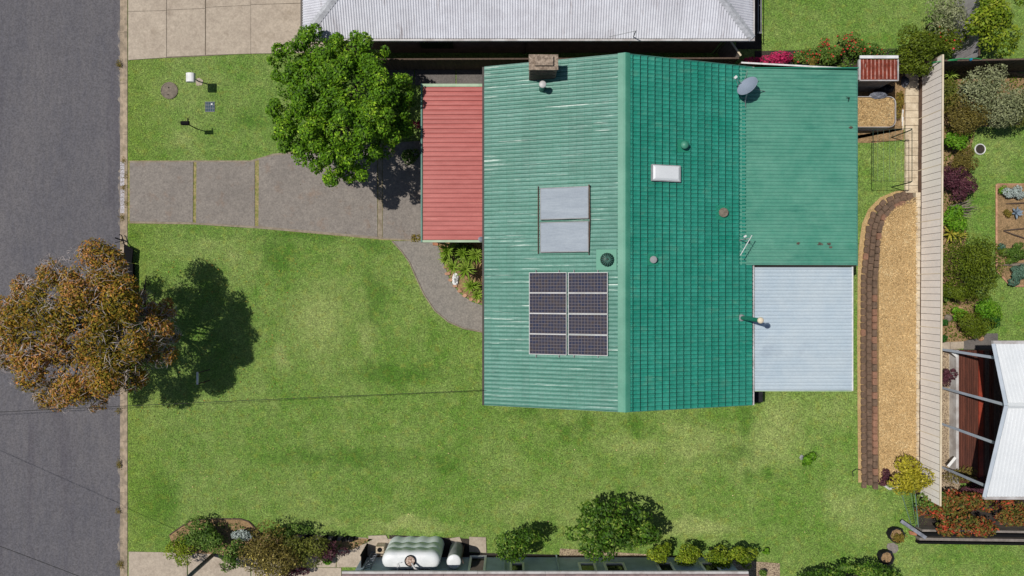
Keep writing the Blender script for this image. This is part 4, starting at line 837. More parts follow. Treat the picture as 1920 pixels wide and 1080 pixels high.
# pole and cables
b = P(401, 1039); t = thing('service_pole', 'tall dark grey steel pole rising from the shrub bed', 'pole', b); MB().tube([b - Vector((0, 0, .1)), b + Vector((0, 0, 5.4))], [.095, .08], 12).build('shaft', 'bluegrey', t, True)
MB().tube([b + Vector((-.3, .1, 5.25)), b + Vector((.3, -.1, 5.25))], .03, 6).build('crossarm', 'grayalu', t)
def cable(a, b_, sag, r_, label, n=24):
    a, b_ = Vector(a), Vector(b_); pts = [a.lerp(b_, i / n) - Vector((0, 0, sag * 4 * (i / n) * (1 - i / n))) for i in range(n + 1)]; o = MB().tube(pts, r_, 5).build('overhead_cable', 'cable', None, True); tag(o, label, 'cable')
cable(P(906, 732, 2.9), (-30.5, -5.1, 7.3), .35, .011, 'overhead cable running from the green house corner across the lawn to the street')
cable((b.x, b.y, 5.25), (-30.5, -5.3, 7.2), .3, .011, 'second thin overhead cable running from the grey pole over the street')

# ================================================================== BACK YARD THINGS
# rusty shed
z = 1.95; a, b = P(1613, 112, z), P(1682, 150, z); t = thing('garden_shed', 'small garden shed with rusty red corrugated roof and pale edge trim', 'shed', ((a.x + b.x) / 2, (a.y + b.y) / 2, 0))
MB().box2((a.x + .05, b.y + .05, -.02), (b.x - .06, a.y - .04, z - .04)).build('wall_core', 'darkwood', t)
nw = 12
for i in range(nw):
    x0 = a.x + .05 + i * (b.x - a.x - .1) / nw; MB().box2((x0 + .006, b.y + .03, 0), (x0 + (b.x - a.x - .1) / nw - .01, b.y + .05, z - .05)).build('wall_sheet', 'greywood', t)
corr(t, (a.x, b.y, z), (1, 0, 0), (0, 1, 0), (0, 0, 1), b.x - a.x, lambda u: (0, a.y - b.y), 'rust', .18, .016, .37, prof='rib')
for k in range(9): xr = a.x + (k + .62) * (b.x - a.x) / 9.4; MB().box2((xr - .018, b.y + .02, z + .03), (xr + .018, a.y - .01, z + .062)).build('roof_rib', 'rose_rib', t)
m = MB(); m.box2((a.x - .04, b.y - .05, z - .05), (b.x + .05, b.y - .005, z + .05)); m.box2((b.x + .005, b.y, z - .05), (b.x + .05, a.y, z + .05)); m.box2((a.x - .09, b.y, z - .05), (a.x - .005, a.y, z + .05)); m.build('edge_trim', 'gutter_p', t)
MB().box2((a.x - .05, a.y + .04, z + .02), (b.x + .03, a.y + .17, z + .06)).build('roof_flashing', 'white', t)
# raised round-cornered straw planter
z = .75
def rrect(x0, y0, x1, y1, r_, n=5):
    out = []
    for cx, cy, a0 in ((x1 - r_, y1 - r_, 0), (x0 + r_, y1 - r_, 90), (x0 + r_, y0 + r_, 180), (x1 - r_, y0 + r_, 270)):
        for k in range(n + 1): q = R(a0 + 90 * k / n); out.append((cx + r_ * math.cos(q), cy + r_ * math.sin(q)))
    return out
a, b = P(1575, 181, z), P(1680, 238, z); t = thing('raised_planter', 'raised corrugated steel planter filled with straw below the rusty shed', 'planter', ((a.x + b.x) / 2, (a.y + b.y) / 2, 0)); o = rrect(a.x, b.y, b.x, a.y, .3)
m = MB(); n = len(o)
for k, zz in enumerate((0, .08, .16, .24, .32, .4, .48, .56, .64, .72)):
    s = 1 + (.008 if k % 2 else 0); cx, cy = (a.x + b.x) / 2, (a.y + b.y) / 2; m.v += [Vector((cx + (x - cx) * s, cy + (y - cy) * s, zz)) for x, y in o]
for k in range(9):
    for i in range(n): j = (i + 1) % n; m.f.append((k * n + i, k * n + j, (k + 1) * n + j, (k + 1) * n + i))
m.build('wall', 'fencegrey', t); m = MB(); pts = [Vector((x, y, .73)) for x, y in o]; m.tube(pts + [pts[0]], .017, 5, False).build('rim', 'gutter_p', t)
MB().prism(rrect(a.x + .03, b.y + .03, b.x - .03, a.y - .03, .28), .1, .68).build('straw_fill', 'straw', t)
o2 = scatter_stuff('straw_bits', t, [(1576, 182), (1660, 182), (1660, 236), (1576, 236)], 10, mt['strawbit'], .1, .69)
q = np.array([[a.x + .08, b.y + .08], [b.x - .08, b.y + .08], [b.x - .08, a.y - .08], [a.x + .08, a.y - .08]]); pts = rng.uniform(q.min(0), q.max(0), (2600, 2))
V, Q = leafcloud(np.column_stack([pts, .69 + rng.uniform(0, .04, 2600)]), np.tile([0, 0, 1.0], (2600, 1)), .1, 5, .5); bpy.data.objects.remove(o2); fast('straw_bits', V, Q, mt['strawbit'], t, 'stuff')
# tarpaulin bundle
def crumple(nm, label, cat, px, py, rx, ry, h, mat, z0=0.0, seed=1):
    r = random.Random(seed); c = P(px, py, z0 + h / 2); m = MB(); N1, N2 = 12, 16; k = 1 / 42
    for i in range(N1 + 1):
        for j in range(N2):
            th = math.pi / 2 * i / N1; ph = 2 * math.pi * j / N2; s = 1 + r.uniform(-.16, .16); m.v.append(Vector((c.x + rx * k * math.sin(th) * math.cos(ph) * s, c.y + ry * k * math.sin(th) * math.sin(ph) * s, z0 + h * math.cos(th) * (1 + r.uniform(-.25, .25)))))
    for i in range(N1):
        for j in range(N2): j2 = (j + 1) % N2; m.f.append((i * N2 + j, (i + 1) * N2 + j, (i + 1) * N2 + j2, i * N2 + j2))
    return tag(m.build(nm, mat, None), label, cat)
crumple('tarpaulin', 'crumpled light grey tarpaulin on the straw planter edge', 'tarpaulin', 1648, 178, 16, 7, .18, 'bluegrey', .7, 3)
crumple('plastic_sheet', 'crumpled black plastic sheet heaped against the shed wall', 'plastic sheet', 1660, 166, 18, 9, .4, 'blackplastic', .3, 5)
crumple('grey_sack', 'small blue-grey sack under the corner shrub', 'sack', 1698, 153, 6, 11, .3, 'bluegrey', 0, 8)
# clothesline
z = 1.52; t = thing('clothesline', 'dark green folding clothesline frame over the back lawn', 'clothesline', P(1670, 305)); c = [P(1637, 243, z), P(1710, 241, z), P(1710, 340, z), P(1637, 339, z)]
m = MB(); m.tube(c + [c[0]], .018, 6, False); m.build('frame', 'darkmetal', t)
for i, (pb, pt) in enumerate(((P(1671, 258), c[1]), (P(1671, 351), c[2]))):
    MB().tube([pb - Vector((0, 0, .05)), Vector((pb.x + .03, pb.y, 1.5)), pt], .026, 6).build('post', 'darkmetal', t)
m = MB()
for k in range(6): f = .12 + k * .15; m.tube([c[0].lerp(c[1], f), c[3].lerp(c[2], f)], .004, 4)
m.build('line', 'mesh', t)
# edging bits, weeds
t = thing('picket_stack', 'few pale timber offcuts lying by the planter', 'timber', P(1692, 226)); 
for k in range(4): p = P(1692 + rnd.uniform(-2, 2), 214 + k * 7, .04); MB().box((p.x, p.y, .04 + k * .012), (.06, .42, .025), rnd.uniform(-.15, .15)).build('board', 'creamrail' if k % 2 else 'white', t)
# octagonal pots, stepping stones bottom right
def octpot(px, py, r_, h, label, fill):
    c = P(px, py, h); t = thing('planter_pot', label, 'planter', (c.x, c.y, 0), 'black round planters by the back corner'); k = (32 - h) / 1280 * 1.0
    MB().lathe((c.x, c.y, 0), [(r_ * .85, 0), (r_ * .97, h * .9), (r_, h), (r_ - .04, h), (r_ - .06, h - .12)], 8).build('pot', 'blackplastic', t)
    MB().lathe((c.x, c.y, 0), [(r_ - .1, .05), (r_ - .08, h - .1)], 8).build('soil', fill, t); return t
pt = octpot(1683, 1005, .37, .42, 'black planter with wilting succulent, upper one of the pair', 'soil'); c = P(1683, 1005, .45)
V, Q = leafcloud(np.column_stack([rng.normal(c.x + .06, .12, 260), rng.normal(c.y - .08, .1, 260), rng.uniform(.36, .56, 260)]), np.tile([.1, 0, 1.0], (260, 1)), .13, 3, .8); fast('foliage', V, Q, LM['weed'], pt)
octpot(1664, 1047, .34, .42, 'black planter of bare gravel soil, lower one of the pair', 'soil')
tag(MB().prism(pp([(1662, 1025), (1664, 1019), (1674, 1017), (1683, 1022), (1684, 1031), (1678, 1037), (1668, 1036)]), -.02, .03).build('stepping_stone', 'aggregate', None), 'flat brown stepping stone between the two black planters', 'paving stone')
# mesh gate and sleeper wedge
t = thing('wire_gate', 'leaning green wire mesh gate panel at the end of the cream fence', 'gate', P(1705, 950)); m = MB(); g = [P(1690, 924, .15), P(1709, 985, .15), P(1722, 988, 1.2), P(1716, 925, 1.2)]
for k in range(15): m.tube([g[0].lerp(g[1], k / 14), g[3].lerp(g[2], k / 14)], .006, 4)
m.build('wire', 'mesh', t); m = MB(); m.tube([g[0], g[1]], .016, 5); m.tube([g[3], g[2]], .02, 5); m.tube([g[0], g[3]], .014, 5); m.tube([g[1], g[2]], .014, 5); m.tube([g[0].lerp(g[3], .7), g[1].lerp(g[2], .7)], .008, 4); m.build('frame', 'mesh', t)
t = thing('sleeper_wall', 'black sleeper retaining wall with open slots below the red photinia', 'retaining wall', P(1820, 1000))
for k, (ya, yb) in enumerate(((985, 989), (993, 998), (1003, 1008), (1012, 1016))): MB().prism(pp([(1716, ya), (1930, ya + 3), (1930, yb + 3), (1716, yb)]), .0, .55 - .1 * k).build('sleeper', 'blackmetal' if k % 2 else 'greywood', t)
MB().prism(pp([(1717, 984), (1930, 986), (1930, 1016), (1717, 1014)]), -.05, .06).build('base', 'soil_dark', t)
t = thing('steel_beam', 'dark steel beam laid diagonally beside the wire gate', 'beam', P(1705, 995)); a, b = P(1688, 976, .1), P(1735, 1008, .5); d = (b - a); q = d.to_track_quat('X', 'Z').to_matrix().to_4x4(); Mx = Matrix.Translation((a + b) / 2) @ q
MB().box((0, 0, 0), (d.length, .04, .24), m=Mx).build('web', 'blackmetal', t); MB().box((0, 0, .125), (d.length, .16, .02), m=Mx).build('flange', 'bluegrey', t); MB().box((0, 0, -.125), (d.length, .16, .02), m=Mx).build('flange', 'blackmetal', t)
tag(MB().prism(pp([(1703, 994), (1718, 998), (1716, 1003), (1704, 1001)]), 0, .1).build('brick', 'terracotta', None), 'loose pale brick beside the dark steel beam', 'brick')
t = thing('edging_plank', 'white plank edging in a vee under the yellow shrub', 'edging', P(1665, 905))
for a, b in (((1640, 897), (1668, 917)), ((1668, 917), (1686, 914))): MB().tube([P(*a, .05), P(*b, .05)], .05, 4).build('plank', 'white', t)
m = MB(); m.tube([P(1600, 893, .03), P(1598, 884, .05), P(1606, 879, .05), P(1616, 882, .05)], .02, 5); tag(m.build('hose_offcut', 'blackplastic', None), 'short curved black hose piece on the back lawn', 'hose')

# ================================================================== EAST NEIGHBOUR
# garden bed with timber edging
def pot_bed():
    t = thing('vegetable_bed', 'timber edged vegetable bed at the right picture edge', 'garden bed', P(1905, 440)); poly = [(1869, 346), (1950, 346), (1950, 536), (1906, 536), (1892, 532), (1869, 506)]
    MB().prism(pp(poly), -.02, .08).build('soil', 'soil', t)
    for a, b in zip(poly, poly[1:] + poly[:1]):
        if a[0] > 1940 and b[0] > 1940: continue
        MB().tube([P(*a, .06), P(*b, .06)], .055, 4).build('edge_board', 'rose', t)
pot_bed()
# far neighbour white roof on posts, deck
zc_, zr_ = 3.6, 4.5; xg0, xgr = P(1862, 645, zc_), P(1886, 760, zr_); xg2 = P(1845, 931, zc_)
t = thing('east_house', 'house with white ribbed gable roof over a dark timber deck at the right edge', 'house', (xgr.x + 2, xgr.y, 0)); XE = 36.0
def gable_sheet(A_, B_, side):
    # A_ eave point, B_ ridge point at the gable edge; ribs run from ridge to eave
    U = Vector((1, 0, 0)); W_ = 14.0
    dn = Vector((A_.x - B_.x, A_.y - B_.y, A_.z - B_.z)); m = None
    dn_y = Vector((0, A_.y - B_.y, A_.z - B_.z)); L = dn_y.length; dn_y.normalize(); N = dn_y.cross(U) if side > 0 else U.cross(dn_y)
    if N.z < 0: N = -N
    skew = (B_.x - A_.x)
    ns = 18; sw = .76; rb = None
    for i in range(ns):
        m = MB(); us = []
        for k in range(5):
            b = i * sw + k * sw / 5; p = sw / 5; us += [(b, 0), (b + p * .1, .026), (b + p * .35, .026), (b + p * .45, 0), (b + p * .9, 0)]
        us.append(((i + 1) * sw, 0)); pr = None
        for u, h in us:
            a = Vector((A_.x + u, A_.y, A_.z)) + N * h; b = Vector((A_.x + u, B_.y, B_.z)) + N * h
            if u < skew: f = u / skew; b = Vector((A_.x + u, A_.y + (B_.y - A_.y) * f, A_.z + (B_.z - A_.z) * f)) + N * h
            m.v += [a, b]; q = len(m.v) - 2
            if pr is not None: m.f.append((pr, q, q + 1, pr + 1) if side > 0 else (pr, pr + 1, q + 1, q))
            pr = q
        m.build('roof_sheet', 'whiteroof', t)
gable_sheet(xg0, xgr, 1); gable_sheet(xg2, xgr, -1)
for a in (xg0, xg2): m = MB(); m.tube([a + Vector((0, 0, .03)), xgr + Vector((0, 0, .03))], .09, 4); m.build('barge_flashing', 'steelbeam', t)
MB().tube([xgr + Vector((0, 0, .06)), Vector((XE, xgr.y, zr_ + .06))], .11, 4).build('ridge_cap', 'whiteroof', t)
MB().box2((xg0.x, xg0.y - .0, zc_ - .1), (XE, xg0.y + .14, zc_ + .02)).build('gutter', 'gutter_p', t); MB().box2((xg2.x, xg2.y - .12, zc_ - .1), (XE, xg2.y - .0, zc_ + .02)).build('gutter', 'gutter_p', t)
MB().box2((xg0.x + 2.6, xg2.y + .5, -.05), (XE, xg0.y - .4, zc_ - .1)).build('wall', 'brick', t)
dz = .5; d0, d1 = P(1797, 657, dz), P(1905, 906, dz); dk = MB().box2((d0.x, d1.y, .05), (d1.x + 1, d0.y, dz - .06)).build('deck', 'darkwood', t); nb = 26; bw = (d1.x - d0.x) / nb
for i in range(nb):
    x = d0.x + (i + .5) * bw; red = i in (9, 10); MB().box((x, (d0.y + d1.y) / 2, dz - .03 + (.04 if red else 0) + rnd.uniform(-.003, .003)), (bw * (1.0 if red else .84), d0.y - d1.y, .05)).build('deck_board', 'deckred' if red else ('deck' if i < 12 or i in (14, 15, 19) else 'darkwood'), dk)
MB().box2((d0.x - .13, d1.y - .02, .0), (d0.x - .01, d0.y + .02, dz + .04)).build('edge_beam', 'gutter_p', t)
m = MB()
for k in range(3): y = d0.y - 1.2 - k * 1.9; m.tube([(d0.x + 1.25, y, dz + .0), (d0.x + 1.25, y - 1.2, dz + .0)], .01, 4)
for (xa, ya), (xb, yb), za, zb in (((1764, 655), (1866, 671), .5, 3.4), ((1766, 727), (1885, 759), .3, 4.3), ((1764, 794), (1864, 830), .3, 3.6), ((1776, 880), (1846, 910), .5, 3.4)):
    a, b = P(xa, ya, za), P(xb, yb, zb); po = MB().tube([Vector((a.x, a.y, -.02)), a, b], [.055, .06, .07], 6).build('post', 'steelbeam', t)
for (xa, ya), (xb, yb) in (((1786, 660), (1795, 668)), ((1778, 875), (1792, 858))): MB().tube([P(xa, ya, .7), P(xb, yb, .75)], .075, 4).build('bracket', 'white', t)
slabs('east_paving', [[(1778, y), (1789, y), (1789, y + 24), (1778, y + 24)] for y in range(664, 880, 26)], 'block', .04)
slabs('east_step', [[(1756, 642), (1780, 641), (1780, 656), (1756, 656)], [(1781, 641), (1806, 640), (1806, 653), (1781, 655)]], 'concrete', .05)
MB().prism(pp([(1806, 640), (1850, 625), (1870, 625), (1870, 655), (1806, 655)]), -.03, .04).build('corner_pad', 'aggregate_dark', None, kind='structure')
# log pile / driftwood fan, pots, teepee
t = thing('driftwood', 'fan of bleached bare branches lying beside the purple shrub', 'branches', P(1800, 386))
for k in range(11):
    a = P(1782 + rnd.uniform(-2, 2), 389 + rnd.uniform(-4, 4), .25); b = P(1808 + rnd.uniform(-8, 14), 376 + k * 2.8 + rnd.uniform(-2, 2), .35); c = P(b.x / .0247 + 960 if False else 1820 + rnd.uniform(-6, 16), 372 + k * 3.4, .4); MB().tube([a, b, c], [.035, .025, .008], 5).build('branch', 'logwood', t)
for i, (x0, y0, x1, y1, lb) in enumerate(((1886, 382, 1925, 380, 'thin dark stake across the vegetable bed, above the blue cabbage'), (1882, 432, 1925, 428, 'straight stake of the wooden vee in the vegetable bed'), (1882, 433, 1925, 448, 'slanting stake of the wooden vee in the vegetable bed'), (1880, 497, 1930, 494, 'weathered grey log lying in the lower vegetable bed'))):
    tag(MB().tube([P(x0, y0, .15), P((x0 + x1) / 2, (y0 + y1) / 2 + (1 if i == 3 else 0), .18), P(x1, y1, .16)], [.02, .03 if i < 3 else .08, .03 if i < 3 else .07], 6).build('stake' if i < 3 else 'log', 'darkwood' if i < 3 else 'logwood', None), lb, 'log' if i == 3 else 'stake')
c = P(1837, 280); t = thing('tree_ring', 'white edged round planting hole in the east lawn', 'planter ring', c); pts = [Vector((c.x + .24 * math.cos(2 * math.pi * k / 20), c.y + .24 * math.sin(2 * math.pi * k / 20), .03)) for k in range(21)]
MB().tube(pts, .028, 5, False).build('rim', 'white', t); MB().lathe(c, [(.22, -.02), (.22, .02), (.1, .03)], 16).build('soil', 'soil_dark', t)
for i, (x, y, r_, lb) in enumerate(((1800, 578, 5, 'small pale stone among ferns in the east bed'), (1822, 151, 5, 'upright pale stone near the dark rear fence'), (1838, 634, 6, 'flat sandy stone at the corner of the east bed'), (1777, 596, 8, 'grey stone lying on bark near the cream fence'))):
    c = P(x, y); k = r_ / 40; tag(MB().lathe(c, [(k, -.02), (k * .95, .07), (k * .6, .13), (.01, .15)], 8).build('stone', 'rose' if i != 3 else 'logwood', None), lb, 'stone')

# ================================================================== SOUTH NEIGHBOUR HOUSE
ez = 2.7; w0 = P(641, 1076, ez); w1 = P(1404, 1078, ez); YW = -12.6; sh = thing('south_house', 'slate blue weatherboard house along the bottom edge with brown tiled roof', 'house', ((w0.x + w1.x) / 2, YW - 3, 0))
MB().box2((w0.x + .3, YW - 8, -.05), (w1.x - .1, YW - .02, ez - .05)).build('wall', 'slate', sh)
for i in range(17):
    z = .12 + i * .15; m = MB(); m.v = [Vector(q) for q in ((w0.x + .3, YW - .019, z), (w1.x - .1, YW - .019, z), (w1.x - .1, YW + .024, z), (w0.x + .3, YW + .024, z), (w0.x + .3, YW - .019, z + .15), (w1.x - .1, YW - .019, z + .15), (w1.x - .1, YW + .006, z + .15), (w0.x + .3, YW + .006, z + .15))]
    m.f = [(3, 2, 1, 0), (4, 5, 6, 7), (1, 2, 6, 5), (2, 3, 7, 6), (3, 0, 4, 7), (0, 1, 5, 4)]; m.build('weatherboard', 'slate', sh)
MB().box2((w0.x + .28, YW + .01, -.05), (w1.x - .08, YW + .05, .115)).build('base_board', 'darkwood', sh)
m = MB(); y0 = w0.y; m.v = [Vector(q) for q in ((w0.x, y0, ez), (w1.x, y0, ez), (w1.x, y0 - 9, ez), (w0.x, y0 - 9, ez), (w0.x + 4.4, y0 - 4.5, ez + 1.8), (w1.x - 4.4, y0 - 4.5, ez + 1.8))]; m.f = [(0, 1, 5, 4)[::-1], (1, 2, 5)[::-1], (2, 3, 4, 5)[::-1], (3, 0, 4)[::-1], (3, 2, 1, 0)[::-1]]
srf = m.build('roof', 'tiledroof', sh)
for i in range(20): xa = w0.x + i * (w1.x - w0.x) / 20; MB().box2((xa + .005, y0 - .16, ez - .04), (xa + (w1.x - w0.x) / 20 - .01, y0 - .005, ez + .045)).build('eave_tile', 'tiledroof', srf)
for i in range(6): xa = w0.x + i * (w1.x - w0.x) / 6; MB().box2((xa, y0 + .0, ez - .11), (xa + (w1.x - w0.x) / 6 - .012, y0 + .10, ez + .0)).build('gutter', 'gutter_p', sh)
def swin(xa, xb, za, zb, door=False):
    a, b = P(xa, 1060, 1.0).x, P(xb, 1060, 1.0).x; fr = MB(); fr.box2((a - .1, YW + .0, za - .1), (b + .1, YW + .09, za)); fr.box2((a - .1, YW, zb), (b + .1, YW + .09, zb + .07)); fr.box2((a - .1, YW, za), (a, YW + .09, zb)); fr.box2((b, YW, za), (b + .1, YW + .09, zb))
    o = fr.build('door' if door else 'window', 'frame', sh); MB().box2((a, YW + .0, za), (b, YW + .032, zb)).build('pane', 'blackpane', o)
swin(883, 907, .15, 2.1, True); swin(960, 979, .95, 2.0); swin(1088, 1112, .95, 2.0); swin(1136, 1167, .95, 2.0); swin(1234, 1256, .9, 2.0); swin(1316, 1340, .9, 2.0)
for x in (946, 1046): p = P(x, 1050, 1.0); MB().tube([(p.x, YW + .09, .05), (p.x, YW + .09, 2.55)], .04, 6).build('downpipe', 'slate', sh)
# water tank
z = 2.0; x0, x1 = P(715, 1050, z).x, P(825, 1050, z).x; ya, yb = -11.62, -12.40; t = thing('water_tank', 'white slimline rainwater tank with round leaf strainer beside slate house', 'water tank', ((x0 + x1) / 2, (ya + yb) / 2, 0))
def tankring(ins, z, lob=1.0):
    r_ = (ya - yb) / 2; pts = []; N = 18
    for k in range(N + 1):
        u = k / N; x = x0 + r_ + (x1 - x0 - 2 * r_) * u; pts.append((x, ya - ins - lob * .05 * (.5 - .5 * math.cos(u * 2 * math.pi * 3))))
    for k in range(1, 8): a = math.pi / 2 - math.pi * k / 8; pts.append((x1 - r_ + (r_ - ins) * math.cos(a), (ya + yb) / 2 + (r_ - ins) * math.sin(a)))
    for k in range(N + 1):
        u = 1 - k / N; x = x0 + r_ + (x1 - x0 - 2 * r_) * u; pts.append((x, yb + ins + lob * .05 * (.5 - .5 * math.cos(u * 2 * math.pi * 3))))
    for k in range(1, 8): a = -math.pi / 2 - math.pi * k / 8; pts.append((x0 + r_ + (r_ - ins) * math.cos(a), (ya + yb) / 2 + (r_ - ins) * math.sin(a)))
    return [Vector((p[0], p[1], z)) for p in pts]
def loft(rings, nm, mat, par, cap=True):
    m = MB(); k = len(rings[0])
    for r_ in rings: m.v += r_
    for i in range(len(rings) - 1):
        for j in range(k): j2 = (j + 1) % k; m.f.append((i * k + j, (i + 1) * k + j, (i + 1) * k + j2, i * k + j2))
    if cap: e = (len(rings) - 1) * k; m.f.append(tuple(e + k - 1 - j for j in range(k)))
    return m.build(nm, mat, par, True)
loft([tankring(0, 0), tankring(0, .7), tankring(.02, .74), tankring(0, .78), tankring(0, 1.3), tankring(.02, 1.34), tankring(0, 1.38), tankring(0, 1.7)], 'body', 'tankside', t, False)
loft([tankring(-.01, 1.68, .5), tankring(0, 1.85, .2), tankring(.05, 1.95, 0), tankring(.14, 2.0, 0), tankring(.3, 2.02, 0)], 'lid', 'tankw', t)
c = P(769, 1052, 2.08); sn = MB().lathe((c.x, c.y, 2.0), [(.24, 0), (.25, .09), (.235, .1), (.21, .095), (.2, .06)], 20).build('strainer_ring', 'blackplastic', t); MB().lathe((c.x, c.y, 2.03), [(.2, 0), (.2, .045), (.1, .055)], 16).build('strainer_mesh', 'strainer', t)
m = MB(); m.tube([P(772, 1056, 2.25), P(778, 1066, 2.35), P(786, 1071, 2.4), P(824, 1071, 2.4)], .045, 8); m.build('inlet_pipe', 'gutter_p', t, True); m = MB(); m.tube([P(745, 1070, 2.2), P(745, 1057, 2.1), P(752, 1055, 2.1)], .015, 6); m.build('overflow_pipe', 'white', t)
# round hot water cylinder
c = P(851, 1053, 1.65); t = thing('hot_water_cylinder', 'round white hot water cylinder right of the long water tank', 'water heater', (c.x, c.y + .1, 0)); MB().lathe((c.x, c.y, 0), [(.30, 0), (.31, .1), (.31, 1.55), (.295, 1.62)], 24).build('body', 'grayalu', t, True)
MB().lathe((c.x, c.y, 1.6), [(.32, 0), (.32, .05), (.28, .08), (.1, .1)], 24).build('lid', 'tankw', t, True); m = MB().tube([(c.x + .34, c.y + .12, 0), (c.x + .34, c.y + .12, 1.5), (c.x + .42, c.y - .1, 1.6)], .02, 6).build('pipe', 'brownrail', t)
# meter box / ac
c = P(712, 1031, .5); t = thing('air_conditioner', 'square pale outdoor unit with a round fan beside the tank', 'air conditioner', (c.x, c.y, 0)); MB().box((c.x, c.y, .25), (.36, .34, .5)).build('casing', 'block', t); MB().lathe((c.x, c.y, .5), [(.11, 0), (.11, .02), (.09, .025)], 16).build('fan_grille', 'blackmetal', t)
for k in range(4): MB().box((c.x, c.y - .16 + k * .105, .508), (.34, .012, .012)).build('rib', 'brownrail', t)
t = thing('ladder', 'grey folded ladder leaning beside the water tank', 'ladder', P(695, 1055)); a, b = P(704, 1032, .1), P(688, 1068, 1.6); s = Vector((.16, .04, 0))
m = MB(); m.tube([a - s, b - s], .03, 6); m.tube([a + s, b + s], .03, 6); m.build('rail', 'bluegrey', t)
for k in range(8): q = a.lerp(b, (k + .6) / 8.4); MB().tube([q - s, q + s], .02, 6).build('rung', 'bluegrey', t)
t = thing('side_gate', 'dark mesh gate panel standing on the concrete left of the tank', 'gate', P(684, 1045)); a, b = P(689, 1020, 0), P(687, 1052, 0)
MB().box2((a.x - .02, b.y, .05), (a.x + .02, a.y, 1.3)).build('panel', 'blackmetal', t)
for y in (a.y, b.y): MB().box((a.x, y, .7), (.06, .06, 1.4)).build('post', 'blackmetal', t)
MB().prism(pp([(691, 1004), (724, 1003), (729, 1013), (729, 1018), (691, 1018)]), -.02, .05).build('paving_slab', 'concrete', None, kind='structure')
MB().prism(pp([(880, 1006), (911, 1007), (912, 1036), (880, 1034)]), -.02, .05).build('paving_slab', 'concrete', None, kind='structure')
MB().prism(pp([(843, 1009), (862, 1006), (866, 1016), (850, 1022)]), -.02, .05).build('paving_slab', 'concrete', None, kind='structure')
MB().prism(pp([(730, 1003), (880, 1010), (880, 1036), (1048, 1040), (1048, 1100), (690, 1100), (690, 1018), (730, 1014)]), -.03, .015).build('south_side_ground', 'soil_dark', None, kind='structure')
t = thing('sleeper_edging', 'row of dark stub posts edging the lawn above the south driveway', 'edging', P(600, 1006))
for k, x in enumerate((487, 515, 545, 575, 582, 611, 630, 649, 662)): p = P(x, 1001 + (x - 487) * .04); MB().box((p.x, p.y, .18), (.2 + .06 * (k % 2), .12, .42), .3).build('stub_post', 'blackmetal', t)
for k in range(6): a = P(560 + k * 18, 1006 + k * .8); MB().box((a.x, a.y, .06), (.42, .14, .16)).build('sleeper', 'greywood', t)
tg = thing('front_bed_edging', 'thin dark timber edging curving round the front corner bed', 'edging', P(400, 973)); el = [(318, 1003), (345, 984), (360, 976), (400, 973), (450, 973), (466, 978), (486, 998)]
for a, b in zip(el, el[1:]): MB().tube([P(*a, .05), P(*b, .05)], .03, 4).build('edging_strip', 'darkwood', tg)
t = thing('rock_border', 'low border of orange sandstone rocks along the front garden bed', 'rock border', P(850, 540)); ri = [(832, 488), (838, 510), (848, 530), (862, 546), (880, 560), (904, 568)]
for k, (p, a) in enumerate(along(pp(ri), .33)): MB().prism([(p.x + rnd.uniform(.07, .17) * math.cos(a + q), p.y + rnd.uniform(.06, .10) * math.sin(a + q)) for q in (0, 1.05, 2.1, 3.14, 4.2, 5.2)], 0, rnd.uniform(.08, .14)).build('rock', 'rose', t)
tag(MB().prism(pp([(811, 452), (822, 452), (822, 461), (812, 460)]), 0, .12).build('brick', 'terracotta', None), 'pale brick at the path corner below the red carport roof', 'brick')
crumple('white_rock', 'pale whitish rock among the spiky plants by the path', 'rock', 854, 524, 7, 12, .22, 'white', 0, 12)

# ================================================================== TREES AND PLANTS
# street-side autumn tree
base = P(272, 585); tc_ = P(150, 618, 4.6); bt = thing('autumn_tree', 'large olive and rust coloured tree overhanging the street', 'tree', base)
bl = []; r = random.Random(5)
lobes = [(170, 520, 60), (110, 560, 60), (60, 620, 62), (70, 680, 55), (150, 600, 70), (210, 560, 60), (150, 700, 60), (225, 640, 60), (215, 700, 48), (282, 622, 40), (200, 506, 40), (26, 590, 34), (300, 660, 30), (322, 628, 18), (100, 505, 26), (52, 540, 26), (8, 640, 18), (90, 738, 26), (180, 752, 20), (130, 735, 36), (60, 560, 40), (310, 590, 26), (20, 670, 30), (245, 690, 40), (270, 570, 24)]
for (x, y, rr) in lobes:
    d = math.hypot(x - 150, y - 615) / 170; z = 4.9 - 1.5 * d * d + r.uniform(-.3, .3); p = P(x, y, z); k = rr * (32 - z) / 1280; bl.append((p.x, p.y, z, k, k, k * .7))
sub = []
for b in bl:
    for k in range(6): a = r.uniform(0, 6.28); e = r.uniform(-.1, 1); q = math.sqrt(1 - e * e) * .75; s = b[3] * r.uniform(.28, .45); sub.append((b[0] + math.cos(a) * q * b[3], b[1] + math.sin(a) * q * b[4], b[2] + e * .6 * b[5], s, s, s * .8))
crown(bt, [(b[0], b[1], b[2] - .05, b[3] * .74, b[4] * .74, b[5] * .7) for b in bl] + sub + sub + sub, 70000, .12, LM['gum'], 2.2, low=-.6, shell=(.62, 1.22))
m = MB(); top = Vector((base.x - .5, base.y - .2, 2.2)); m.tube([base - Vector((0, 0, .1)), base + Vector((-.15, 0, 1.0)), top], [.2, .16, .13], 8); m.build('trunk', 'bark', bt, True)
for b in bl:
    e = Vector(b[:3]); q = top.lerp(e, .5) + Vector((r.uniform(-.3, .3), r.uniform(-.3, .3), .1)); MB().tube([top, q, e, e + Vector((r.uniform(-.4, .4), r.uniform(-.4, .4), .4))], [.085, .055, .03, .01], 6).build('limb', 'bark', bt, True)
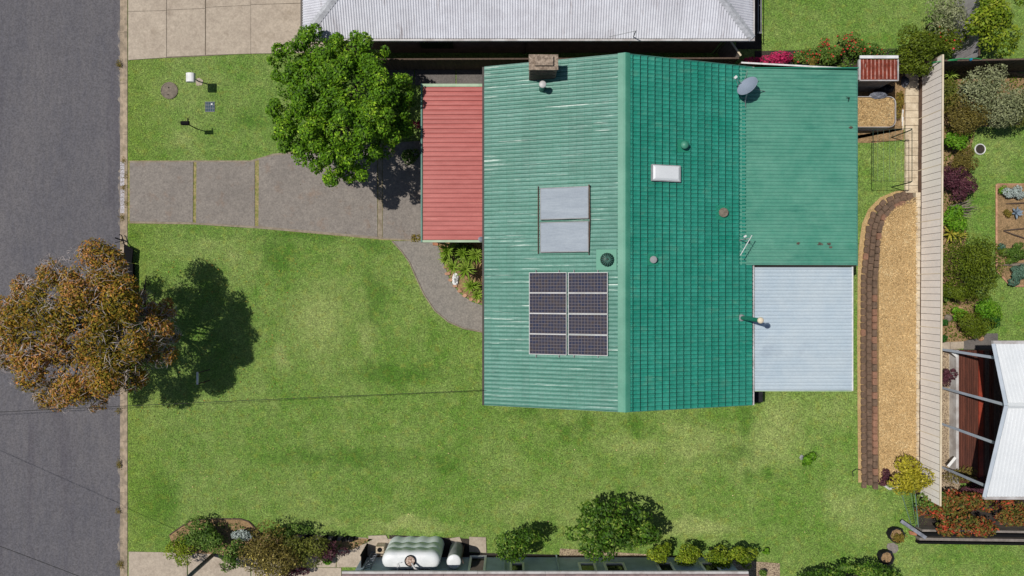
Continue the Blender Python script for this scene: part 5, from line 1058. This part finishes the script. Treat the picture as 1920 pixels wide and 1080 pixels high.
m = MB(); m.tube([P(243, 548, 3), P(255, 565, 3.0), P(272, 571, 3.0), P(269, 553, 3.2), P(272, 535, 3.3), P(275, 515, 3.4)], [.1, .09, .06, .04, .03, .01], 6); m.tube([P(271, 560, 3.1), P(285, 555, 3.3), P(293, 548, 3.4)], [.03, .02, .008], 5); m.tube([P(270, 548, 3.2), P(262, 540, 3.3), P(258, 530, 3.4)], [.02, .015, .006], 5); m.tube([P(277, 535, 3.3), P(284, 530, 3.4)], [.02, .006], 5)
m.tube([P(255, 566, 3.1), P(262, 580, 3.3), P(275, 590, 3.3), P(290, 580, 3.4)], [.04, .03, .02, .01], 5); m.build('bare_limb', 'bark', bt, True)
nt_ = 5200; ids = rng.choice(len(bl), nt_, p=[.05] * 0 or None); bb = np.array(bl)[ids]; zz = rng.uniform(.1, 1, nt_); aa = rng.uniform(0, 6.28, nt_); D = np.stack([np.sqrt(1 - zz * zz) * np.cos(aa), np.sqrt(1 - zz * zz) * np.sin(aa), zz], 1)
V, Q = leafcloud(bb[:, :3] + D * bb[:, 3:6] * rng.uniform(.9, 1.12, nt_)[:, None], D, .36, 24, .9); fast('twigs', V, Q, mt['twig'], bt)
# green tree by the carport
base = P(655, 232); gt = thing('green_tree', 'dense bright green tree shading the driveway beside the red carport', 'tree', base)
lobes = [(560, 110, 44), (600, 95, 46), (665, 98, 46), (700, 110, 34), (545, 160, 40), (600, 160, 62), (670, 165, 62), (730, 170, 44), (540, 215, 38), (590, 230, 62), (650, 240, 66), (700, 225, 55), (575, 280, 46), (630, 295, 46), (670, 290, 44), (655, 322, 26), (742, 215, 40), (720, 275, 30), (755, 185, 26), (528, 240, 22), (610, 130, 40), (752, 240, 26), (520, 112, 16)]
bl = []
for (x, y, rr) in lobes:
    d = math.hypot(x - 640, y - 205) / 140; z = 4.2 - 1.5 * d * d + r.uniform(-.35, .25); z = max(z, 2.2) - (.6 if x > 735 else 0); p = P(x, y, z); k = rr * (32 - z) / 1280; bl.append((p.x, p.y, z, k, k, k * .75))
sub = []
for b in bl:
    for k in range(8): a = r.uniform(0, 6.28); e = r.uniform(-.1, 1); q = math.sqrt(1 - e * e) * .85; s = b[3] * r.uniform(.22, .36); sub.append((b[0] + math.cos(a) * q * b[3], b[1] + math.sin(a) * q * b[4], b[2] + e * .8 * b[5], s, s, s * .9))
bl = [(b[0], b[1] - .08, b[2], b[3] * .94, b[4] * .92, b[5]) for b in bl]; sub = [(q[0], q[1] - .08, q[2] + .08, q[3] * .9, q[4] * .9, q[5] * .9) for q in sub]
crown(gt, [(b[0], b[1], b[2] - .1, b[3] * .66, b[4] * .66, b[5] * .6) for b in bl] + sub + sub, 46000, .135, LM['tree'], 1.9, low=-.3, shell=(.7, 1.12)); trunk(gt, base, (base.x, base.y, 1.7), bl, .17, 16)
m = MB()
# magnolia row on the south side, things one by one
shrub('magnolia', 'big glossy leaved shrub, largest of the south boundary row', 'shrub', 1143, 995, 88, 52, 3.0, 'magnolia', .17, nb=26, rb=.27, aspect=1.9, trunkr=.08)
shrub('round_shrub', 'dense round shrub beside the slate house door', 'shrub', 978, 1023, 50, 30, 2.4, 'magnolia', .13, nb=12, rb=.4)
for x, y, rx, ry, lb in ((1240, 1033, 25, 21, 'small lime green shrub nearest the big glossy shrub'), (1288, 1041, 25, 21, 'second small lime green shrub right of the big glossy one'), (1342, 1044, 29, 22, 'third and widest lime green shrub of the south row'), (1392, 1042, 26, 21, 'last lime green shrub at the right end of the south row')):
    shrub('lime_shrub', lb, 'shrub', x, y, rx, ry, 1.5, 'citrus', .11, nb=9, rb=.42, group='lime green shrubs along the south house')
shrub('weed', 'low yellow-green weed on bare soil at the end of the shrub row', 'weed', 1433, 1035, 9, 7, .3, 'bright', .09, nb=3); shrub('weed', 'small bushy weed in the gravel near the bottom edge', 'weed', 1428, 1075, 12, 8, .4, 'rosegr', .09, nb=4)
shrub('dark_hedge', 'dark clipped hedge at the bottom edge right of the gravel', 'hedge', 1600, 1090, 84, 34, 1.5, 'magnolia', .14, nb=16, rb=.3)
shrub('lawn_shrub', 'lone young plant in the middle of the back lawn', 'plant', 1514, 860, 14, 16, .7, 'bright', .12, n=420, nb=6, rb=.35)
crumple('white_rock', 'tiny pale rock beside the young lawn plant', 'rock', 1504, 858, 4, 5, .1, 'grayalu', 0, 4)
# corner shrubs
shrub('yellow_shrub', 'yellow-green leafy shrub at the end of the straw bed', 'shrub', 1703, 896, 42, 31, 1.6, 'yellow', .13, nb=12, rb=.38)
shrub('purple_shrub', 'small dark purple bush beside the yellow shrub', 'shrub', 1660, 896, 13, 15, .6, 'purple', .09, nb=5)
shrub('photinia', 'red and green photinia shrub over the black sleeper wall', 'shrub', 1805, 968, 66, 42, 1.8, 'photinia', .14, nb=20, rb=.28); shrub('photinia', 'red tipped bush at the right edge above the sleeper wall', 'shrub', 1893, 962, 38, 22, 1.4, 'photinia', .12, nb=8)
shrub('dark_bush', 'dark green bush tucked behind the end of the cream fence', 'shrub', 1752, 938, 32, 26, 1.3, 'rosegr', .12, nb=8, flowers=('photinia', 60, .1))
shrub('purple_groundcover', 'spreading dark purple shrub below the white gable roof', 'shrub', 1868, 922, 78, 32, .8, 'purple', .09, nb=22, rb=.25, dens=.8); shrub('purple_shrub', 'sparse purple bush between the cream fence and deck', 'shrub', 1778, 705, 15, 22, .8, 'purple', .09, n=700, nb=6)
shrub('purple_shrub', 'leafy purple bush behind the last deck post', 'shrub', 1800, 888, 32, 18, .9, 'brownish', .09, nb=8, dens=.35)
# north-east shrubs
shrub('olive_shrub', 'broad yellow-green shrub over the corner of the boundary fences', 'shrub', 1720, 90, 42, 48, 2.4, 'moss', .11, nb=16, rb=.34); shrub('olive_shrub', 'lower branch mass of shrub hanging beside the rusty shed', 'shrub', 1712, 128, 30, 22, 1.9, 'moss', .11, nb=8)
shrub('grey_shrub', 'grey-green shrub against the grey slatted fence', 'shrub', 1775, 30, 36, 38, 2.2, 'greyg', .10, nb=12, dens=.7); shrub('dark_bush', 'green bush with red berries below the grey-green shrub', 'shrub', 1777, 78, 34, 26, 1.9, 'moss', .11, nb=10, flowers=('red', 26, .1))
shrub('bright_tree', 'bright lime green tree in the top right corner', 'tree', 1880, 34, 60, 58, 3.4, 'citrus', .16, nb=18, rb=.3, dens=.9)
shrub('bougainvillea', 'magenta flowering shrub beside the neighbour brown wall corner', 'shrub', 1446, 112, 46, 14, 1.0, 'pink', .11, nb=12, rb=.36, dens=.8)
for x, y, rx, ry, lb in ((1512, 106, 34, 16, 'orange flowered bush right of the magenta shrub'), (1560, 104, 34, 20, 'green bush with red flowers above the white capped fence'), (1615, 94, 36, 16, 'light green leafy bush left of the corner shrub'), (1592, 76, 22, 14, 'small rose bush with orange blooms at the neighbour lawn edge'), (1545, 84, 14, 9, 'tiny rose bush with orange blooms, leftmost on the neighbour lawn edge')):
    shrub('rose_bush', lb, 'shrub', x, y, rx, ry, .9, 'rosegr', .10, nb=8, flowers=('red', 50, .09), group='flowering bushes along the north fence', dens=.8)
shrub('weed', 'dry yellowish creeper on the white fence capping', 'weed', 1517, 122, 14, 6, 1.75, 'weed', .07, n=260, nb=4, z0=1.4); shrub('weed', 'rusty brown weeds growing beside the straw planter', 'weed', 1686, 195, 9, 26, .4, 'weed', .08, n=900, nb=6)
# east garden
E = [('olive_shrub', 'wide olive shrub filling the bed below the dark rear fence', 1868, 176, 56, 50, 1.9, 'greyg', .10, 18), ('olive_shrub', 'olive shrub at the right edge of the back garden bed', 1905, 200, 34, 34, 1.6, 'olive', .10, 10),
     ('brown_shrub', 'brownish green feathery shrub next to the fence top', 1806, 215, 36, 34, 1.6, 'brownish', .09, 12), ('olive_shrub', 'yellow-green shrub close behind the cream fence', 1782, 185, 20, 28, 1.3, 'olive', .10, 8),
     ('teal_bush', 'small blue-green bush between brown and olive shrubs', 1822, 166, 16, 13, .9, 'teal', .08, 5), ('leafy_shrub', 'fresh green leafy shrub above the brown twiggy one', 1786, 262, 24, 22, 1.1, 'bright', .12, 8),
     ('brown_shrub', 'brown-green twiggy shrub above the purple shrubs', 1800, 300, 26, 24, 1.3, 'brownish', .09, 9), ('purple_shrub', 'upper purple shrub near the cream fence', 1784, 330, 24, 20, 1.2, 'purple', .09, 8), ('purple_shrub', 'lower round purple shrub beside the driftwood', 1804, 354, 26, 21, 1.2, 'purple', .09, 8),
     ('leafy_shrub', 'broad bright green shrub below the driftwood', 1790, 410, 30, 22, .9, 'bright', .13, 9), ('round_shrub', 'large rounded olive green bush, biggest in the east garden', 1826, 492, 44, 54, 2.0, 'moss', .09, 22),
     ('olive_shrub', 'shady green shrub just below the large rounded bush', 1795, 545, 38, 20, 1.2, 'moss', .10, 9), ('fern', 'soft fern clump at the lawn side of the east bed', 1852, 586, 22, 26, .7, 'bright', .10, 8), ('fern', 'dark feathery fern overhanging the lawn', 1862, 600, 13, 11, .6, 'fern', .09, 5),
     ('brown_shrub', 'mossy brown shrub at the bottom of the east bed', 1820, 608, 34, 24, 1.1, 'moss', .09, 11), ('leafy_shrub', 'small lime plant on bark near the cream fence', 1798, 585, 16, 14, .5, 'bright', .10, 5), ('leafy_shrub', 'small green weedy bush against the fence below the large round bush', 1770, 555, 10, 18, .6, 'rosegr', .10, 5),
     ('fern', 'dark little fern against the cream fence', 1770, 606, 9, 9, .4, 'fern', .09, 3), ('fern', 'dark fern against the cream fence, just above the gravel', 1768, 636, 7, 9, .4, 'fern', .09, 3)]
for nm, lb, x, y, rx, ry, h, mt_, lf, nb in E: shrub(nm, lb, 'fern' if nm == 'fern' else 'shrub', x, y, rx * 1.08, ry * 1.08, h, mt_, lf, nb=nb, dens=.85)
shrub('low_plants', 'low weeds under the large round bush', 'weed', 1780, 640, 30, 5, .2, 'weed', .07, n=500, nb=5) if False else None
for x, y, rx, ry, mm_, h, lb in ((1902, 362, 20, 14, 'silver', .5, 'white flowering plant at the top of the vegetable bed'), (1893, 363, 9, 7, 'blue', .3, 'blue-grey plant left of the white flowers'), (1882, 357, 10, 7, 'bright', .4, 'small green herb at the bed corner'), (1891, 400, 9, 8, 'weed', .3, 'yellow leafy plant beside the blue cabbage'),
                              (1905, 470, 26, 15, 'rosegr', .6, 'leafy green vegetable in the middle of the bed'), (1876, 463, 9, 8, 'teal', .4, 'blue-green tuft at the left edge of the bed'), (1908, 516, 24, 18, 'teal', .5, 'broad leaved green plant at the bottom of the bed'), (1900, 486, 14, 10, 'rosegr', .4, 'low green plant between vegetable rows')):
    shrub('bed_plant', lb, 'plant', x, y, rx, ry, h, mm_, .09, nb=6)
rosette('cabbage', 'blue-grey cabbage rosette in the vegetable bed', 'plant', 1904, 399, .32, 'blue', 14, .2, .12, droop=.05)
rosette('aloe', 'yellow striped aloe right beside the cream fence', 'plant', 1780, 437, .62, 'aloe', 20, .3, .08, droop=.1); rosette('aloe', 'second yellow aloe left of the large round bush', 'plant', 1796, 441, .45, 'aloe', 14, .3, .07, droop=.1)
rosette('strappy_plant', 'strappy green plant below the brown feathery shrub', 'plant', 1812, 248, .42, 'spike', 24, .4, .05); rosette('strappy_plant', 'strappy light green plant in the corner by the dark fence', 'plant', 1778, 142, .45, 'spike', 22, .3, .05)
# spiky plants by the path
for i, (x, y, r_, lb) in enumerate(((874, 505, .62, 'largest spiky rosette in the front bed, long pale leaves'), (850, 500, .45, 'spiky rosette left of the largest one by the path'), (840, 470, .5, 'spiky rosette below the left end of the red carport'), (868, 475, .45, 'spiky rosette in the middle below the red carport'), (892, 478, .5, 'broad spiky rosette against the house wall below the carport'),
                                (884, 537, .5, 'spiky rosette below the largest one near the house wall'), (836, 486, .38, 'small spiky rosette at the path edge'), (895, 552, .4, 'lowest spiky rosette at the bottom of the front bed'))):
    rosette('spiky_plant', lb, 'plant', x, y, r_, 'spike', 44 if r_ > .5 else 34, .8 if i < 5 else .5, .075, 'spiky plants in the front bed', droop=.15)
shrub('leafy_filler', 'leafy green shrub filling the bed between the spiky plants', 'shrub', 868, 480, 36, 24, .5, 'rosegr', .13, nb=9, dens=.5)
# south-west bed
S = [('round_shrub', 'rounded golden-green shrub at the left end of the south-west bed', 338, 1030, 25, 25, 1.1, 'citrus', .09, 8), ('rose_bush', 'leafy rose bush in the front corner bed', 372, 994, 30, 22, 1.0, 'rosegr', .12, 8), ('rose_bush', 'rose bush just right of the rounded golden shrub', 358, 1014, 28, 18, 1.0, 'rosegr', .12, 8),
     ('rose_bush', 'low rose bush in the middle of the front corner bed', 405, 1010, 30, 26, 1.1, 'rosegr', .12, 8), ('silver_bush', 'silvery grey bush in the front corner bed', 446, 1003, 22, 14, .7, 'silver', .09, 6), ('leafy_shrub', 'dark green shrub right of the grey pole', 432, 1042, 24, 28, 1.3, 'rosegr', .12, 8),
     ('grevillea', 'large shrub dotted with yellow flowers over the south driveway', 505, 1036, 62, 46, 2.0, 'brownish', .10, 20), ('leafy_shrub', 'brown-green shrub right of the yellow flowered one', 575, 1030, 42, 30, 1.6, 'olive', .10, 12), ('purple_shrub', 'dark purple-leaved shrub at the right end of the south-west bed', 618, 1034, 30, 20, 1.3, 'purple', .10, 8),
     ('leafy_shrub', 'dark leafy shrub reaching over the lawn edge behind the stub posts', 535, 996, 40, 14, 1.2, 'rosegr', .12, 8), ('purple_shrub', 'mauve flowering shrub at the bottom edge of the south driveway', 548, 1072, 28, 14, .8, 'purple', .10, 6), ('citrus_bush', 'small green weedy bush at the foot of the purple shrub', 612, 1052, 12, 8, .5, 'bright', .09, 4)]
for nm, lb, x, y, rx, ry, h, mm_, lf, nb in S: shrub(nm, lb, 'shrub', x, y, rx, ry, h, mm_, lf, nb=nb, dens=.8, flowers=('petaly', 90, .10) if nm == 'grevillea' else None)
shrub('red_flower_bush', 'small red flowering shrub beside the left carport edge', 'shrub', 779, 232, 10, 8, 1.0, 'pink', .10, nb=4, n=160); shrub('leafy_shrub', 'shaded leafy shrub between green tree and carport', 'shrub', 765, 290, 18, 18, .8, 'rosegr', .12, nb=6, n=500)
shrub('weed', 'small green weed growing in the straw bed', 'weed', 1648, 484, 5, 5, .25, 'rosegr', .07, n=120, nb=3, z0=.3, zc=.35)

# ================================================================== GRASS
ex = [[(0, -60), (241, -60), (241, 1150), (0, 1150)], [(240, 301), (472, 301), (512, 288), (545, 284), (852, 258), (852, 456), (718, 450), (480, 428), (240, 420)], path_o + path_i, [(908, 90), (1420, 90), (1420, 740), (1410, 745), (908, 745)], [(1404, 497), (1570, 497), (1570, 708), (1404, 708)],
      [(240, -60), (567, -60), (567, 100), (240, 115)], [(560, -60), (1428, -60), (1428, 165), (700, 165), (700, 98), (567, 98)], [(820, 452), (912, 452), (912, 575), (850, 535)], [(242, 1032), (400, 1036), (700, 1004), (915, 1004), (915, 1036), (1460, 1050), (1460, 1150), (242, 1150)], STRAW, [(1612, 905), (1612, 430), (1640, 385), (1705, 362), (1725, 362), (1725, 930), (1695, 920), (1642, 905)],
      [(1695, 100), (1722, 100), (1722, 370), (1695, 370)], [(1600, 130), (1722, 130), (1722, 222), (1695, 224), (1695, 262), (1600, 266)], [(1869, 345), (1950, 345), (1950, 536), (1906, 536), (1892, 532), (1869, 506)], [(1740, 640), (1950, 640), (1950, 1016), (1740, 1016)],
      [(1722, 140), (1765, 132), (1950, 132), (1950, 232), (1830, 238), (1815, 300), (1822, 345), (1800, 400), (1812, 440), (1800, 520), (1835, 560), (1840, 600), (1822, 640), (1722, 650)], [(318, 1003), (345, 985), (400, 973), (466, 978), (486, 998), (480, 1010)], [(1560, 90), (1560, 260), (1420, 260), (1420, 125)], [(304, 155), (332, 155), (332, 185), (304, 185)]]
N = 430000; pts = rng.uniform([-18.0, -13.6], [24.5, 13.6], (N, 2)); keep = np.ones(N, bool)
for e in ex: keep &= ~inpoly(pts, np.array(pp(e)))
pts = pts[keep]; n = len(pts); a = rng.uniform(0, 6.283, n); L = rng.uniform(.04, .11, n); w = rng.uniform(.008, .016, n); V = np.zeros((n, 3, 3)); ca, sa = np.cos(a), np.sin(a)
V[:, 0, 0] = pts[:, 0] - sa * w; V[:, 0, 1] = pts[:, 1] + ca * w; V[:, 1, 0] = pts[:, 0] + sa * w; V[:, 1, 1] = pts[:, 1] - ca * w; V[:, :2, 2] = .001
V[:, 2, 0] = pts[:, 0] + ca * L; V[:, 2, 1] = pts[:, 1] + sa * L; V[:, 2, 2] = rng.uniform(.012, .04, n)
g = fast('grass', V.reshape(-1, 3), np.arange(n * 3).reshape(-1, 3), mt['blades'], None, 'stuff', origin=(0, 0, 0)); g['label'] = 'mown green and straw coloured lawn grass around the house'

def cover(nm, poly, n, mat, size, label):
    o = scatter_stuff(nm, None, poly, n, mat, size, .03, 2.0, .7, .10); o['label'] = label; return o
cover('ground_cover', [(1722, 150), (1765, 140), (1880, 140), (1930, 146), (1930, 228), (1880, 232), (1830, 236), (1815, 300), (1822, 345), (1800, 400), (1812, 440), (1800, 520), (1835, 560), (1840, 600), (1822, 636), (1722, 646)], 5200, LM['moss'], .10, 'low weeds and ground cover between the east garden shrubs')
cover('ground_cover', [(325, 1003), (350, 985), (400, 978), (450, 978), (480, 998), (700, 1012), (660, 1028), (575, 1028), (470, 1044), (400, 1036), (335, 1034)], 1500, LM['rosegr'], .09, 'low weeds under the shrubs by the south driveway')
cover('ground_cover', [(1500, 96), (1760, 92), (1760, 126), (1500, 130)], 2400, LM['rosegr'], .11, 'leafy ground cover under the flowering bushes')
cover('fallen_leaves', [(240, 480), (560, 470), (560, 780), (240, 790)], 420, LM['gum'], .07, 'scattered fallen leaves on the lawn beside the street tree')
cover('fallen_leaves', [(560, 262), (788, 262), (788, 448), (560, 428)], 60, LM['weed'], .05, 'scattered fallen leaves on the driveway by the carport')
cover('fallen_leaves', [(772, 440), (796, 440), (796, 452), (772, 454)], 90, LM['weed'], .10, 'small heap of dry leaves at the carport corner')
cover('fallen_leaves', [(300, 800), (1600, 790), (1600, 1000), (300, 970)], 300, LM['strawbit'] if 'strawbit' in LM else mt['strawbit'], .06, 'stray pale bits scattered over the lower lawn')
